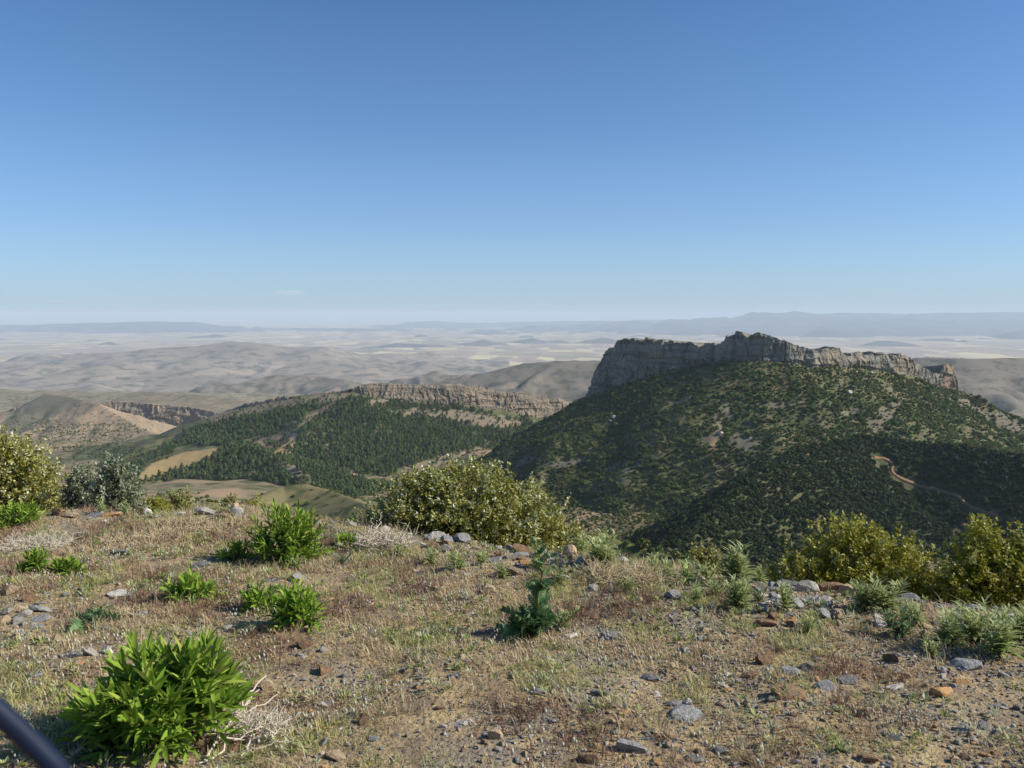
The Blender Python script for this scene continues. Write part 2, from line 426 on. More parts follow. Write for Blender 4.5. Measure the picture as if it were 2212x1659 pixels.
# ---- surveyed patches (outlines taken from the picture, laid on the ground they belong to)
def patch(polys, soft=6.0):
    def g(x, y, z):
        X, Y = survey(x, y, z)
        X = X + 10 * fbm(x / 22.0, y / 22.0, 3, 5); Y = Y + 6 * fbm(x / 22.0, y / 22.0, 3, 9)
        m = np.zeros(np.shape(X), float)
        for q in polys: m = np.maximum(m, in_poly(X, Y, q))
        return m
    return g
MESA_BARE = [[(1870, 925), (1885, 895), (1905, 880), (1930, 862), (1925, 845), (1900, 835), (1912, 828), (1945, 850), (1945, 880), (1930, 905), (1905, 930), (1885, 940)],
             [(1575, 950), (1590, 938), (1620, 938), (1640, 955), (1640, 975), (1605, 975), (1580, 965)], [(1540, 905), (1552, 890), (1560, 925), (1556, 945), (1545, 935)],
             [(1300, 1012), (1340, 998), (1385, 1005), (1380, 1016), (1330, 1025)], [(1560, 880), (1580, 868), (1585, 890), (1572, 915), (1563, 905)],
             [(1640, 875), (1690, 865), (1720, 872), (1680, 885)], [(1440, 865), (1500, 855), (1505, 864), (1450, 874)], [(1810, 888), (1850, 878), (1860, 890), (1820, 905)],
             [(2040, 860), (2080, 858), (2140, 890), (2260, 930), (2260, 960), (2160, 920), (2090, 885)], [(1520, 945), (1545, 935), (1552, 960), (1532, 968)],
             [(1180, 1000), (1260, 985), (1280, 995), (1200, 1012)], [(1610, 908), (1628, 905), (1632, 922), (1615, 926)], [(1100, 1000), (1150, 985), (1165, 992), (1110, 1010)]]
FOREST_BARE = [[(790, 868), (830, 862), (845, 872), (805, 880)], [(840, 888), (900, 884), (980, 888), (1060, 896), (1110, 905), (1130, 918), (1090, 930), (1040, 922), (960, 905), (880, 898)],
               [(745, 850), (752, 854), (690, 900), (648, 925), (636, 960), (610, 975), (560, 967), (530, 962), (580, 945), (625, 928), (668, 894)],
               [(880, 1005), (960, 985), (1040, 965), (1040, 985), (960, 1005), (900, 1030), (840, 1050)],
               [(440, 900), (520, 872), (720, 852), (760, 850), (700, 872), (560, 888), (470, 915)], [(810, 925), (822, 918), (826, 932), (814, 938)], [(700, 968), (712, 955), (716, 975), (705, 980)]]
KNOLL_GOLD = [[(290, 1040), (330, 995), (400, 963), (490, 960), (470, 985), (420, 1005), (360, 1028)]]
KNOLL_BARE = [[(600, 1000), (640, 1003), (660, 1030), (640, 1040), (620, 1020)], [(410, 1018), (440, 1014), (455, 1024), (420, 1026)], [(520, 1022), (560, 1016), (565, 1025), (525, 1030)], [(420, 1088), (450, 1072), (470, 1095)],
              [(560, 976), (600, 985), (640, 1000), (600, 995)]]
ROAD = [(1886, 988), (1900, 991), (1918, 997), (1930, 1006), (1924, 1018), (1932, 1030), (1955, 1043), (1985, 1052), (2020, 1060), (2050, 1067), (2072, 1076), (2080, 1088), (2105, 1100), (2140, 1113), (2165, 1120)]
ROAD2 = [(2075, 1132), (2090, 1146), (2105, 1158), (2130, 1172)]

plain = fan("plain", h_plain, -700, 2900, 4200, 110000, 240, 190, M_PLAIN)
fan("far_mountains", lambda x, y: np.maximum.reduce([f(x, y) for f in h_far]), -700, 2900, 19000, 52000, 420, 110, M_FAR, over_plain)
for f, (a, b, d) in zip(h_hills, [(960, 1110, 17500), (1080, 1200, 18500), (1160, 1260, 18500), (1225, 1375, 18500), (740, 1000, 16300), (580, 800, 15600), (1840, 2020, 16500), (2110, 2240, 15000), (170, 300, 17200)]):
    fan("hill", f, a, b, d - 1500, d + 1500, 60, 40, M_FARHILL, over_plain)
fan("hill_range", h_range, -600, 1100, 5300, 11600, 360, 130, M_RANGE, over_plain)
fan("low_hills", h_range2, -500, 1150, 5600, 9400, 260, 90, M_RANGE, over_plain)
fan("grey_hill", h_greyA, 400, 850, 4300, 5900, 150, 90, M_GREY, over_plain)
fan("cone_hill", h_cone, 800, 1070, 4500, 5700, 110, 70, M_GREY, over_plain)
fan("grey_hill", h_greyB, 930, 1700, 3000, 4700, 190, 90, M_GREY, over_plain)
fan("grey_hill", h_greyC, 1750, 2700, 2900, 4400, 200, 90, M_GREY, over_plain)
fan("shelf", h_shelf, -600, 1200, 2300, 4200, 260, 110, M_SHELF, lambda x, y, z: z > h_valley(x, y) - 20)
fan("gorge_slope", h_gorge, 120, 620, 2200, 2800, 130, 60, M_SHELF, over_valley)
fan("tan_hill", h_tan, -300, 560, 1500, 2700, 260, 170, M_TAN, over_valley, {"bare": patch([[(0, 935), (20, 880), (100, 845), (190, 860), (150, 885), (90, 915), (40, 935)]]), "gold": lambda x, y, z: x * 0})
fan("valley", h_valley, -700, 2900, 13, 7500, 250, 300, M_VALLEY, None, {"bare": lambda x, y, z: sstep(.25, .5, fbm(x / 130, y / 130, 3, 91)), "gold": lambda x, y, z: sstep(.1, .5, fbm(x / 200, y / 200, 3, 93)) * (y < 900) * .7})
fan("forest_hill", h_forest, 150, 1500, 850, 2050, 440, 250, M_FOREST, over_valley, {"bare": patch(FOREST_BARE), "gold": patch([[(480, 968), (560, 960), (640, 958), (640, 975), (560, 985)]])})
fan("forest_knoll", h_knoll, 100, 860, 700, 1400, 280, 180, M_FOREST, over_valley, {"bare": patch(KNOLL_BARE), "gold": patch(KNOLL_GOLD)})
fan("golden_hillock", h_gold, 200, 1300, 230, 900, 330, 200, M_GOLD, over_valley)
fan("mesa_hill", h_mesa, 650, 2700, 420, 1300, 500, 300, M_MESA, over_valley, {"bare": patch(MESA_BARE), "gold": lambda x, y, z: np.maximum(.22 * sstep(0, .5, fbm(x / 40, y / 40, 3, 95)), patch([[(1525, 960), (1540, 945), (1552, 950), (1545, 975), (1530, 975)], [(1545, 890), (1556, 880), (1562, 905), (1552, 925)], [(1495, 1000), (1502, 1000), (1506, 1030), (1500, 1040)], [(1540, 990), (1552, 985), (1556, 1005), (1545, 1012)]])(x, y, z))})
fan("mesa_spur", h_spur, 1150, 2700, 260, 800, 440, 240, M_SPUR, over_valley, {"bare": lambda x, y, z: x * 0, "gold": lambda x, y, z: x * 0})
fan("green_spur", h_foot, 500, 2100, 130, 560, 300, 200, M_FOOT, over_valley, {"bare": lambda x, y, z: x * 0, "gold": lambda x, y, z: x * 0})

# ---- cliffs
def m_rock(name, c1, c2, dark, red=0.0):
    t = NT(name, 0.9, 0.2)
    st = t.mapped((1, 1, 0.13)); n1 = t.noise(0.09, st, 6, .62); n2 = t.noise(0.03, detail=5); n3 = t.noise(0.5, detail=4)
    c = t.mix(t.ramp(n2, [(.35, 0.), (.65, 1.)]), c1, c2)
    c = t.mix(t.ramp(n1, [(.52, 0.), (.68, 1.)]), c, dark)
    bed = t.noise(.10, t.mapped((.12, .12, 2.2)), 4, .6); c = t.mix(t.ramp(bed, [(.5, 0.), (.62, .55)]), c, dark)
    c = t.mix(t.ramp(t.noise(.02, detail=3), [(.55, 0.), (.7, .5)]), c, (.36, .25, .14))
    c = t.mix(t.math('MULTIPLY', t.attr('red'), t.ramp(n1, [(.35, 0.), (.6, 1.)])), c, (.34, .15, .075))
    c = t.mix(t.math('MULTIPLY', t.attr('veg'), t.ramp(n3, [(.42, 0.), (.55, 1.)])), c, (.06, .07, .03))
    t.bump(t.math('ADD', n1, t.math('MULTIPLY', n3, .35)), 0.8, 1.6)
    return t.color(c)
M_LIME = m_rock("pale_limestone", (.205, .187, .15), (.29, .26, .20), (.075, .07, .062))
M_TANROCK = m_rock("tan_limestone", (.245, .195, .14), (.30, .24, .17), (.13, .11, .085))
M_DARKROCK = m_rock("brown_rock", (.19, .155, .115), (.24, .195, .14), (.10, .09, .075))

_CV = np.random.default_rng(9).uniform(-1, 1, 4096)
def cell(x, y, seed=0):
    return _CV[_h(np.floor(x).astype(np.int64), np.floor(y).astype(np.int64), 0, seed)]
def cliff(name, base, top, mat, batter, ncol, nrow, amp, wl, seed, sink=8.0, back=60.0, jag=1.5, redx=None, vegamp=.6, drop=70.0, backrise=-6.0):
    bx = np.array([P(*q) for q in base]); X = np.array([q[0] for q in base], float)
    Xs = np.linspace(X[0], X[-1], ncol)
    B = np.stack([np.interp(Xs, X, bx[:, k]) for k in range(3)], 1)
    ker = np.ones(9) / 9
    for k in range(2):
        B[:, k] = np.convolve(np.pad(B[:, k], 4, mode='edge'), ker, 'valid')
    D = np.interp(Xs, X, [q[2] for q in base])
    Yt = np.interp(Xs, [q[0] for q in top], [q[1] for q in top])
    s = np.concatenate([[0], np.cumsum(np.linalg.norm(np.diff(B[:, :2], axis=0), axis=1))])
    tg = np.gradient(B[:, :2], axis=0); tg /= np.linalg.norm(tg, axis=1)[:, None] + 1e-9
    nrm = np.stack([tg[:, 1], -tg[:, 0]], 1)
    dt = D + 6.0
    zt = np.array([P(a, b, c)[2] for a, b, c in zip(Xs, Yt, dt)]) + jag * (cell(s / (wl * .3), s * 0 + .5, seed + 2) * .7 + fbm(s / (wl * .5), s * 0 + seed, 3, seed) * .8 + np.maximum(0, pn(s / wl, s * 0 + 2.2, seed + 3)))
    rows = []; veg = []; red = []
    for j in range(nrow):
        t = j / (nrow - 1); z = (B[:, 2] - sink) + t * (zt - B[:, 2] + sink)
        hgt = zt - B[:, 2]
        ws = s + wl * .9 * pn(s / (wl * 2.3), z / 90.0, seed + 6) + wl * .28 * pn(s / (wl * .5), z / 17.0, seed + 7)
        blk = cell(ws / (wl * .62), z / 160.0, seed) * .55 + cell(ws / (wl * .27) + 7, z / 24.0 + .3 * pn(s / 15., z / 15., seed), seed + 1) * .34 + cell(ws / (wl * .12), z / 7.0 + .2 * pn(s / 5., z / 5., seed), seed + 2) * .17
        ck = np.abs((ws / (wl * .62)) % 1.0 - .5); crack = np.clip((ck - .42) / .08, 0, 1)
        bigc = ridged(s / (wl * 3.1) + .5 * pn(s / (wl * 2), z / 40.0, seed + 21), z / 260.0 + .1 * t, 2, seed + 23) - .8
        led = pn(s / 60.0, z / 5.0, seed + 13)
        stp = cell(s / (wl * 1.3) + .4 * pn(s / 20., z / 20., seed + 31), z / 8.5 + .5 * pn(s / 35., z / 35., seed + 33), seed + 35)
        out = amp * 1.8 * bigc + amp * 1.05 * blk - amp * .6 * crack * (pn(s / (wl * 1.1), z / 20.0, seed + 37) > 0) + amp * .55 * stp + amp * .25 * led + amp * .22 * fbm(s / 4.0, z / 4.0, 3, seed + 17)
        out = out * (0.55 + .45 * np.sin(np.pi * min(t * 1.15, 1)))
        off = -batter * hgt * t + out - 3.5 * max(0, t - .9) * 10 * .35 + (1 - t) ** 3 * 4.0
        rows.append(np.stack([B[:, 0] + nrm[:, 0] * off, B[:, 1] + nrm[:, 1] * off, z], 1))
        veg.append(vegamp * np.clip(np.maximum(led, 0) * .8 + (1 - t) ** 4, 0, 1)); red.append(np.zeros(ncol) if redx is None else np.exp(-((Xs - redx[0]) / redx[1]) ** 2) * (1 - t * .8))
    last = rows[-1]
    for k, (w, dz) in enumerate([(3, .2), (7, .1), (14, -.4), (26, -1.2), (42, -2.5), (back, backrise), (back + 6, -drop * .4), (back + 12, -drop)]):
        q = last.copy(); q[:, 0] -= nrm[:, 0] * w; q[:, 1] -= nrm[:, 1] * w
        zs_ = np.convolve(np.pad(last[:, 2], 20, mode='edge'), np.ones(41) / 41, 'valid'); q[:, 2] += (zs_ - last[:, 2]) * min(1, w / 20.0)
        q[:, 2] += dz + (1.2 * fbm(q[:, 0] / 9, q[:, 1] / 9, 3, seed + 19) if k < 6 else 0)
        rows.append(q); veg.append(np.full(ncol, .45)); red.append(np.zeros(ncol))
    V = np.stack(rows); R = len(rows)
    idx = np.arange(R * ncol).reshape(R, ncol)
    fc = np.stack([idx[:-1, :-1], idx[:-1, 1:], idx[1:, 1:], idx[1:, :-1]], -1).reshape(-1, 4)
    o = obj(name, mesh_np(name, V.reshape(-1, 3), fc, [mat], False, {"veg": np.concatenate(veg), "red": np.concatenate(red)}))
    return tag(o, kind="structure")

MESA_TOP = [(1262, 850), (1270, 830), (1282, 800), (1292, 770), (1304, 757), (1318, 750), (1322, 736), (1345, 734), (1420, 734), (1470, 741), (1520, 747), (1558, 740), (1566, 726), (1578, 720), (1600, 719), (1612, 728), (1624, 721),
            (1640, 718), (1660, 727), (1680, 738), (1700, 742), (1730, 746), (1755, 757), (1775, 766), (1786, 757), (1800, 753), (1822, 755), (1834, 768), (1850, 765), (1880, 763), (1940, 764), (1958, 768), (1985, 784), (2008, 800), (2026, 806),
            (2036, 806), (2042, 792), (2052, 788), (2064, 789), (2069, 806), (2072, 838)]
cliff("mesa_cliff", MESA_BASE, MESA_TOP, M_LIME, .16, 900, 64, 4.4, 26.0, 131, redx=(2055, 22), back=75, sink=48.0, jag=2.6)
cliff("forest_cliff", [(758, 848, 1445), (800, 858, 1448), (850, 864, 1455), (900, 869, 1465), (1000, 876, 1485), (1080, 888, 1505), (1130, 899, 1518), (1180, 909, 1532), (1215, 914, 1540), (1275, 925, 1555)],
      [(758, 846), (768, 834), (790, 830), (830, 829), (900, 833), (1000, 831), (1050, 838), (1100, 848), (1140, 852), (1170, 857), (1215, 863), (1275, 885)], M_TANROCK, .22, 620, 36, 3.0, 24.0, 141, back=70)
cliff("ridge_cliff", [(452, 914, 1560), (480, 901, 1540), (520, 890, 1518), (580, 880, 1490), (640, 872, 1475), (700, 864, 1460), (752, 852, 1447)],
      [(452, 906), (480, 889), (520, 874), (560, 867), (600, 857), (640, 855), (700, 849), (752, 842)], M_TANROCK, .5, 260, 22, 3.0, 20.0, 151, back=60, vegamp=1.0)
cliff("gorge_cliff", [(212, 880, 2540), (240, 892, 2540), (300, 908, 2535), (360, 923, 2530), (420, 936, 2520), (480, 948, 2500)],
      [(212, 872), (240, 868), (300, 872), (350, 876), (400, 880), (450, 890), (480, 900)], M_DARKROCK, .3, 260, 30, 7.0, 26.0, 161, back=200, backrise=12)
cliff("tan_hill_cliff", [(-30, 960, 2290), (0, 938, 2300), (18, 925, 2310), (34, 912, 2320), (52, 895, 2330)],
      [(-30, 925), (0, 915), (18, 893), (34, 880), (52, 872)], M_DARKROCK, .3, 120, 24, 6.0, 26.0, 171, back=30)

# ---- white houses of a village at the foot of the range
def village():
    rng = np.random.default_rng(77); V = []; Fc = []
    h_v = lambda x, y: np.maximum(np.maximum(h_range(x, y), h_range2(x, y)), h_plain(x, y))
    for i in range(34):
        X = 548 + rng.normal(0, 19); Y = 789 + rng.normal(0, 2.6)
        p = hit(X, Y, 5400, 11000, h_v)
        if p is None: continue
        a, l, h = rng.uniform(8, 15), rng.uniform(7, 11), rng.uniform(3, 6); c, s = math.cos(i * 1.7), math.sin(i * 1.7); n = len(V)
        for z in (-4, h):
            for u, w in ((-a, -l), (a, -l), (a, l), (-a, l)): V.append((p[0] + (u * c - w * s) / 2, p[1] + (u * s + w * c) / 2, p[2] + z))
        Fc += [(n + 4, n + 5, n + 6, n + 7), (n, n + 1, n + 5, n + 4), (n + 1, n + 2, n + 6, n + 5), (n + 2, n + 3, n + 7, n + 6), (n + 3, n, n + 4, n + 7)]
    t = NT("white_wall", .9, .1); t.color(t.mix(t.noise(.03), (.50, .47, .43), (.66, .63, .59)))
    tag(obj("village", mesh_np("village", V, Fc, [t.m])), "tiny white village at the foot of the distant hill range", "village", kind="stuff")
village()
# ------------------------------------------------------------------ scrub and pine woods on the hills
def ico(sub=1):
    import bmesh
    bm = bmesh.new(); bmesh.ops.create_icosphere(bm, subdivisions=sub, radius=1.0)
    v = np.array([q.co[:] for q in bm.verts]); f = np.array([[q.index for q in p.verts] for p in bm.faces]); bm.free()
    return v, f
ICO1, ICO2, ICO3 = ico(1), ico(2), ico(3)

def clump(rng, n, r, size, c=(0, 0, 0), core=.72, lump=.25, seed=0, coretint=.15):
    """leaf sprays spread over and through an uneven crown, with an inner core coloured dark as crown shade"""
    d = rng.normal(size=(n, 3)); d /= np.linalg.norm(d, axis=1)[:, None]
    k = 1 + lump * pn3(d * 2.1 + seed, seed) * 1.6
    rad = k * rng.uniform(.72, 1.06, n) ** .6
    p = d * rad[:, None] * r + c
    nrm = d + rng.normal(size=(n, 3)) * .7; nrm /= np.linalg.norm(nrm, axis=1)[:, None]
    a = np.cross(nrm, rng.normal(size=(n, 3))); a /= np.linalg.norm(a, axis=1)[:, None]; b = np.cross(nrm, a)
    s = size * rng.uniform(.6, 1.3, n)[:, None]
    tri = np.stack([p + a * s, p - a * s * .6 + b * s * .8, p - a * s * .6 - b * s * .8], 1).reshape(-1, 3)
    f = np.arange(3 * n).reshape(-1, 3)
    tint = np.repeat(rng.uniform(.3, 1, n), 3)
    cv, cf = ICO1  # core blob takes a dark tint in place of shade inside the crown
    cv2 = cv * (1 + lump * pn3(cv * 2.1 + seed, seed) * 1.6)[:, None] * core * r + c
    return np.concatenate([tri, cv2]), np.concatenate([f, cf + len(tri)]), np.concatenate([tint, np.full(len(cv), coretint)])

def join(parts):
    V, Fc, T, M = [], [], [], []; o = 0
    for v, f, t, m in parts:
        V.append(v); Fc.append(f + o); T.append(t); M.append(np.full(len(f), m)); o += len(v)
    return np.concatenate(V), np.concatenate(Fc), np.concatenate(T), np.concatenate(M)

def tube(pts, rad, n=5):
    pts = np.asarray(pts, float); k = len(pts); rad = np.broadcast_to(rad, k)
    tg = np.gradient(pts, axis=0); tg /= np.linalg.norm(tg, axis=1)[:, None] + 1e-9
    ref = np.where(np.abs(tg[:, 2:3]) > .9, (1., 0, 0), (0, 0, 1.))
    a = np.cross(tg, ref); a /= np.linalg.norm(a, axis=1)[:, None] + 1e-9; b = np.cross(tg, a)
    th = np.arange(n) / n * 2 * np.pi
    v = (pts[:, None] + rad[:, None, None] * (np.cos(th)[None, :, None] * a[:, None] + np.sin(th)[None, :, None] * b[:, None])).reshape(-1, 3)
    i = np.arange(k * n).reshape(k, n); j = np.roll(i, -1, 1)
    q = np.stack([i[:-1], j[:-1], j[1:], i[1:]], -1).reshape(-1, 4)
    f = np.concatenate([q[:, [0, 1, 2]], q[:, [0, 2, 3]]])
    return v, f

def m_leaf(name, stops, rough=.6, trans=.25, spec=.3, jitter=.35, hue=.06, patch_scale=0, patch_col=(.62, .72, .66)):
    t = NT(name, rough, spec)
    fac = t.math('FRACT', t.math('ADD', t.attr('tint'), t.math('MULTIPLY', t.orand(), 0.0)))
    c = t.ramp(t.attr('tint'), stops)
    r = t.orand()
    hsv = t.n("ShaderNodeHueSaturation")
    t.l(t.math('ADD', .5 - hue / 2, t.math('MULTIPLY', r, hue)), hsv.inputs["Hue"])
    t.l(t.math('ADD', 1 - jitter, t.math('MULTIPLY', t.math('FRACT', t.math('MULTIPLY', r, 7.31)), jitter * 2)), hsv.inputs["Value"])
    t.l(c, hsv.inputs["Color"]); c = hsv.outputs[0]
    if patch_scale:
        pn_ = t.noise(patch_scale, detail=3); c = t.mix(t.ramp(pn_, [(.38, .0), (.62, .55)]), c, patch_col, 'MULTIPLY')
    t.color(c)
    if trans: t.translucent(c, trans)
    return t.m
def m_bark(name, c1, c2):
    t = NT(name, .95, .1); n = t.noise(30, detail=4)
    return t.color(t.mix(n, c1, c2))
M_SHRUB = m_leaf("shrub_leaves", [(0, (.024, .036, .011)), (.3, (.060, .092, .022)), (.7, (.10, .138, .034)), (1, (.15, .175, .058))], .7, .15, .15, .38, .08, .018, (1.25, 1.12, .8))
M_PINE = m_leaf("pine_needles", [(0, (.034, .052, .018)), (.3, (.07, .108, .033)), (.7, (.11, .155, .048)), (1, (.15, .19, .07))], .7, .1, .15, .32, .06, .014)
M_BARK = m_bark("bark", (.09, .07, .05), (.16, .13, .10))

M_OAKDARK = m_leaf("dark_shrub_leaves", [(0, (.012, .020, .007)), (.3, (.026, .044, .012)), (.7, (.044, .068, .018)), (1, (.07, .09, .03))], .7, .12, .15, .3)
def shrub_proto(i):
    rng = np.random.default_rng(200 + i); parts = []
    for k in range(3 if i not in (2, 6) else 4):
        c = np.array((rng.uniform(-.45, .45), rng.uniform(-.45, .45), .48 + rng.uniform(-.12, .22)))
        r = np.array((.62, .62, .52)) * rng.uniform(.7, 1.05)
        v, f, t = clump(rng, 46, r, .21, c, .78, .3, 300 + 7 * i + k)
        parts.append((v, f, t, 0))
    tv, tf = tube([(0, 0, -.4), (.03, .02, .5)], [.09, .05], 4); parts.append((tv, tf, np.full(len(tv), .2), 1))
    V, f, t, m = join(parts)
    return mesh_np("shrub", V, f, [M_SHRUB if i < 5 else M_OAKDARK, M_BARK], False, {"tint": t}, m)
def pine_proto(i):
    rng = np.random.default_rng(260 + i); parts = []
    H = 1.0
    for k in range(5):
        z = .34 + k * .135; w = (.30, .33, .28, .21, .12)[k] * rng.uniform(.85, 1.15)
        c = np.array((rng.uniform(-.06, .06), rng.uniform(-.06, .06), z)); r = np.array((w, w, .13))
        v, f, t = clump(rng, 34, r, .085, c, .75, .35, 400 + 9 * i + k); parts.append((v, f, t, 0))
    tv, tf = tube([(0, 0, -.12), (.01, .01, .5), (0, 0, .9)], [.035, .025, .01], 4); parts.append((tv, tf, np.full(len(tv), .2), 1))
    V, f, t, m = join(parts)
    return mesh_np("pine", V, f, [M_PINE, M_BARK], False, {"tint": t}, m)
SHRUBS = [shrub_proto(i) for i in range(8)]
PINES = [pine_proto(i) for i in range(4)]

def road_pts(road, f=None):
    pts = []
    for (X0, Y0), (X1, Y1) in zip(road[:-1], road[1:]):
        for t in np.linspace(0, 1, 6)[:-1]:
            h = hit(X0 + (X1 - X0) * t, Y0 + (Y1 - Y0) * t, f=f)
            if h is not None: pts.append(h)
    return np.array(pts)
h_right = lambda x, y: np.maximum(h_mesa(x, y), h_spur(x, y))
RPTS = [road_pts(ROAD, h_right), road_pts(ROAD2, h_right)]
def near_road(x, y, w):
    m = np.zeros(len(x), bool)
    for rp in RPTS:
        for p in rp: m |= (x - p[0]) ** 2 + ((y - p[1] + 2.5) * .6) ** 2 < w * w
    return m

def scatter_xy(rng, X0, X1, d0, d1, spacing):
    """jittered spots over the ground between two bearings and two distances"""
    xs = np.arange((min(X0, X1) - 1106) / F * (d1 if X0 < 1106 else d0), (max(X0, X1) - 1106) / F * (d1 if X1 > 1106 else d0), spacing)
    ys = np.arange(d0, d1, spacing); x, y = np.meshgrid(xs, ys); x = x.ravel(); y = y.ravel()
    x = x + rng.uniform(-.55, .55, len(x)) * spacing; y = y + rng.uniform(-.55, .55, len(y)) * spacing
    X = 1106 + F * x / y; k = (X > X0) & (X < X1)
    return x[k], y[k]

def seen(x, y, z, up=1.0):
    """is the spot in the picture and clear of nearer ground?"""
    X, Y = survey(x, y, z); ok = (X > -15) & (X < 2227)
    ok &= Y < np.interp(X, CREST_X, CREST_Y) - 4
    t = np.linspace(.25, .985, 70)
    for tt in t:
        ok &= h_all(x * tt, y * tt) < CAM_Z + (z + up - CAM_Z) * tt + .3
    return ok
CREST_X = [-200, 0, 300, 500, 750, 900, 1100, 1250, 1400, 1600, 1700, 1900, 2100, 2212, 2400]
CREST_Y = [1106, 1105, 1110, 1106, 1124, 1158, 1180, 1192, 1210, 1232, 1247, 1270, 1296, 1308, 1325]

def instancer(name, xyz, scl, rot, idx, sources, label, cat):
    me = bpy.data.meshes.new(name); me.vertices.add(len(xyz)); me.vertices.foreach_set("co", np.asarray(xyz, np.float32).ravel())
    for k, typ, a in (("scl", 'FLOAT_VECTOR', scl), ("rotz", 'FLOAT_VECTOR', np.stack([rot * 0, rot * 0, rot], 1))):
        at = me.attributes.new(k, typ, 'POINT'); at.data.foreach_set("vector", np.asarray(a, np.float32).ravel())
    at = me.attributes.new("pick", 'INT', 'POINT'); at.data.foreach_set("value", np.asarray(idx, np.int32))
    o = obj(name, me); tag(o, label, cat, kind="stuff")
    ng = bpy.data.node_groups.new(name, 'GeometryNodeTree')
    ng.interface.new_socket("Geometry", in_out='INPUT', socket_type='NodeSocketGeometry')
    ng.interface.new_socket("Geometry", in_out='OUTPUT', socket_type='NodeSocketGeometry')
    N = ng.nodes; L = ng.links
    gi = N.new("NodeGroupInput"); go = N.new("NodeGroupOutput"); jn = N.new("GeometryNodeJoinGeometry")
    def named(k, typ):
        q = N.new("GeometryNodeInputNamedAttribute"); q.data_type = typ; q.inputs[0].default_value = k; return q.outputs[0]
    sc_, ro_, pk_ = named("scl", 'FLOAT_VECTOR'), named("rotz", 'FLOAT_VECTOR'), named("pick", 'INT')
    for i, s in enumerate(sources):
        io = N.new("GeometryNodeInstanceOnPoints"); oi = N.new("GeometryNodeObjectInfo")
        oi.inputs[0].default_value = s; oi.transform_space = 'ORIGINAL'
        cp = N.new("FunctionNodeCompare"); cp.data_type = 'INT'; cp.operation = 'EQUAL'
        L.new(pk_, cp.inputs[2]); cp.inputs[3].default_value = i
        L.new(gi.outputs[0], io.inputs["Points"]); L.new(cp.outputs[0], io.inputs["Selection"]); L.new(oi.outputs["Geometry"], io.inputs["Instance"])
        L.new(ro_, io.inputs["Rotation"]); L.new(sc_, io.inputs["Scale"]); L.new(io.outputs[0], jn.inputs[0])
    L.new(jn.outputs[0], go.inputs[0])
    md = o.modifiers.new("scatter", 'NODES'); md.node_group = ng
    return o

def wood(name, x, y, z, scl, meshes, rng, n_single, single_label, group, cat, stuff_name, stuff_label, up, idx=None):
    n = len(x); rot = rng.uniform(0, 6.283, n); idx = rng.integers(0, len(meshes), n) if idx is None else idx
    size = scl.max(1) / y
    order = np.argsort(-size)[:9000]
    vis = seen(x[order], y[order], z[order], up)
    ov = order[vis]; need = [ov[idx[ov] == i][0] for i in range(len(meshes)) if not (idx[ov[:n_single - 8]] == i).any() and (idx[ov] == i).any()]
    pick = np.array(list(ov[:n_single - len(need)]) + need)
    rest = np.ones(n, bool); rest[pick] = False
    firsts = {}
    for k in pick:
        o = obj(name, meshes[idx[k]]); o.location = (x[k], y[k], z[k]); o.rotation_euler = (0, 0, rot[k]); o.scale = scl[k]
        tag(o, single_label, cat, group); firsts.setdefault(idx[k], o)
    r = np.nonzero(rest)[0]
    return instancer(stuff_name, np.stack([x[r], y[r], z[r]], 1), scl[r], rot[r], idx[r], [firsts.get(i) or next(iter(firsts.values())) for i in range(len(meshes))], stuff_label, cat)

# shrubs of the mesa
rng = np.random.default_rng(11)
x, y = scatter_xy(rng, 800, 2420, 400, 1075, 2.0)
zm, zs, zv = h_mesa(x, y), h_spur(x, y), h_valley(x, y)
z = np.maximum(np.maximum(zm, zs), zv)
X, Y = survey(x, y, z)
on_spur = (zs >= zm) & (zs > zv)
den = .95 + .6 * fbm(x / 38, y / 38, 3, 301) + .35 * fbm(x / 11, y / 11, 2, 303)
den = np.where(on_spur, .97 + .25 * fbm(x / 30, y / 30, 2, 305), den)
bare = patch(MESA_BARE)(x, y, z) > .5
den = np.where(bare, .30, den)
den = np.where((X < 1180) & (Y > 960), den * .8, den)
behind = (y > np.interp(X, [q[0] for q in HILL_BASE], [q[2] for q in HILL_BASE]) - 2) & (X > 1255) & (X < 2080)
zc = np.maximum(zm, zs) > zv - 1
keep = (rng.uniform(0, 1, len(x)) < den * .86) & ~behind & zc & ~near_road(x, y, 3.8)
x, y, z, on_spur = x[keep], y[keep], z[keep], on_spur[keep]
r = np.exp(rng.normal(0, .45, len(x))) * np.where(on_spur, 1.6, 1.22)
r = np.clip(r, .6, 3.6)
scl = np.stack([r, r, r * rng.uniform(.85, 1.25, len(x))], 1)
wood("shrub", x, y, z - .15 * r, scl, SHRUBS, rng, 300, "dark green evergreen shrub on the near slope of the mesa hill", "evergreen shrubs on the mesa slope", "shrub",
     "mesa_scrub", "dense dark evergreen scrub covering the slope below the cliff", 1.2, np.where(on_spur, rng.integers(5, 8, len(x)), rng.integers(0, 5, len(x))))

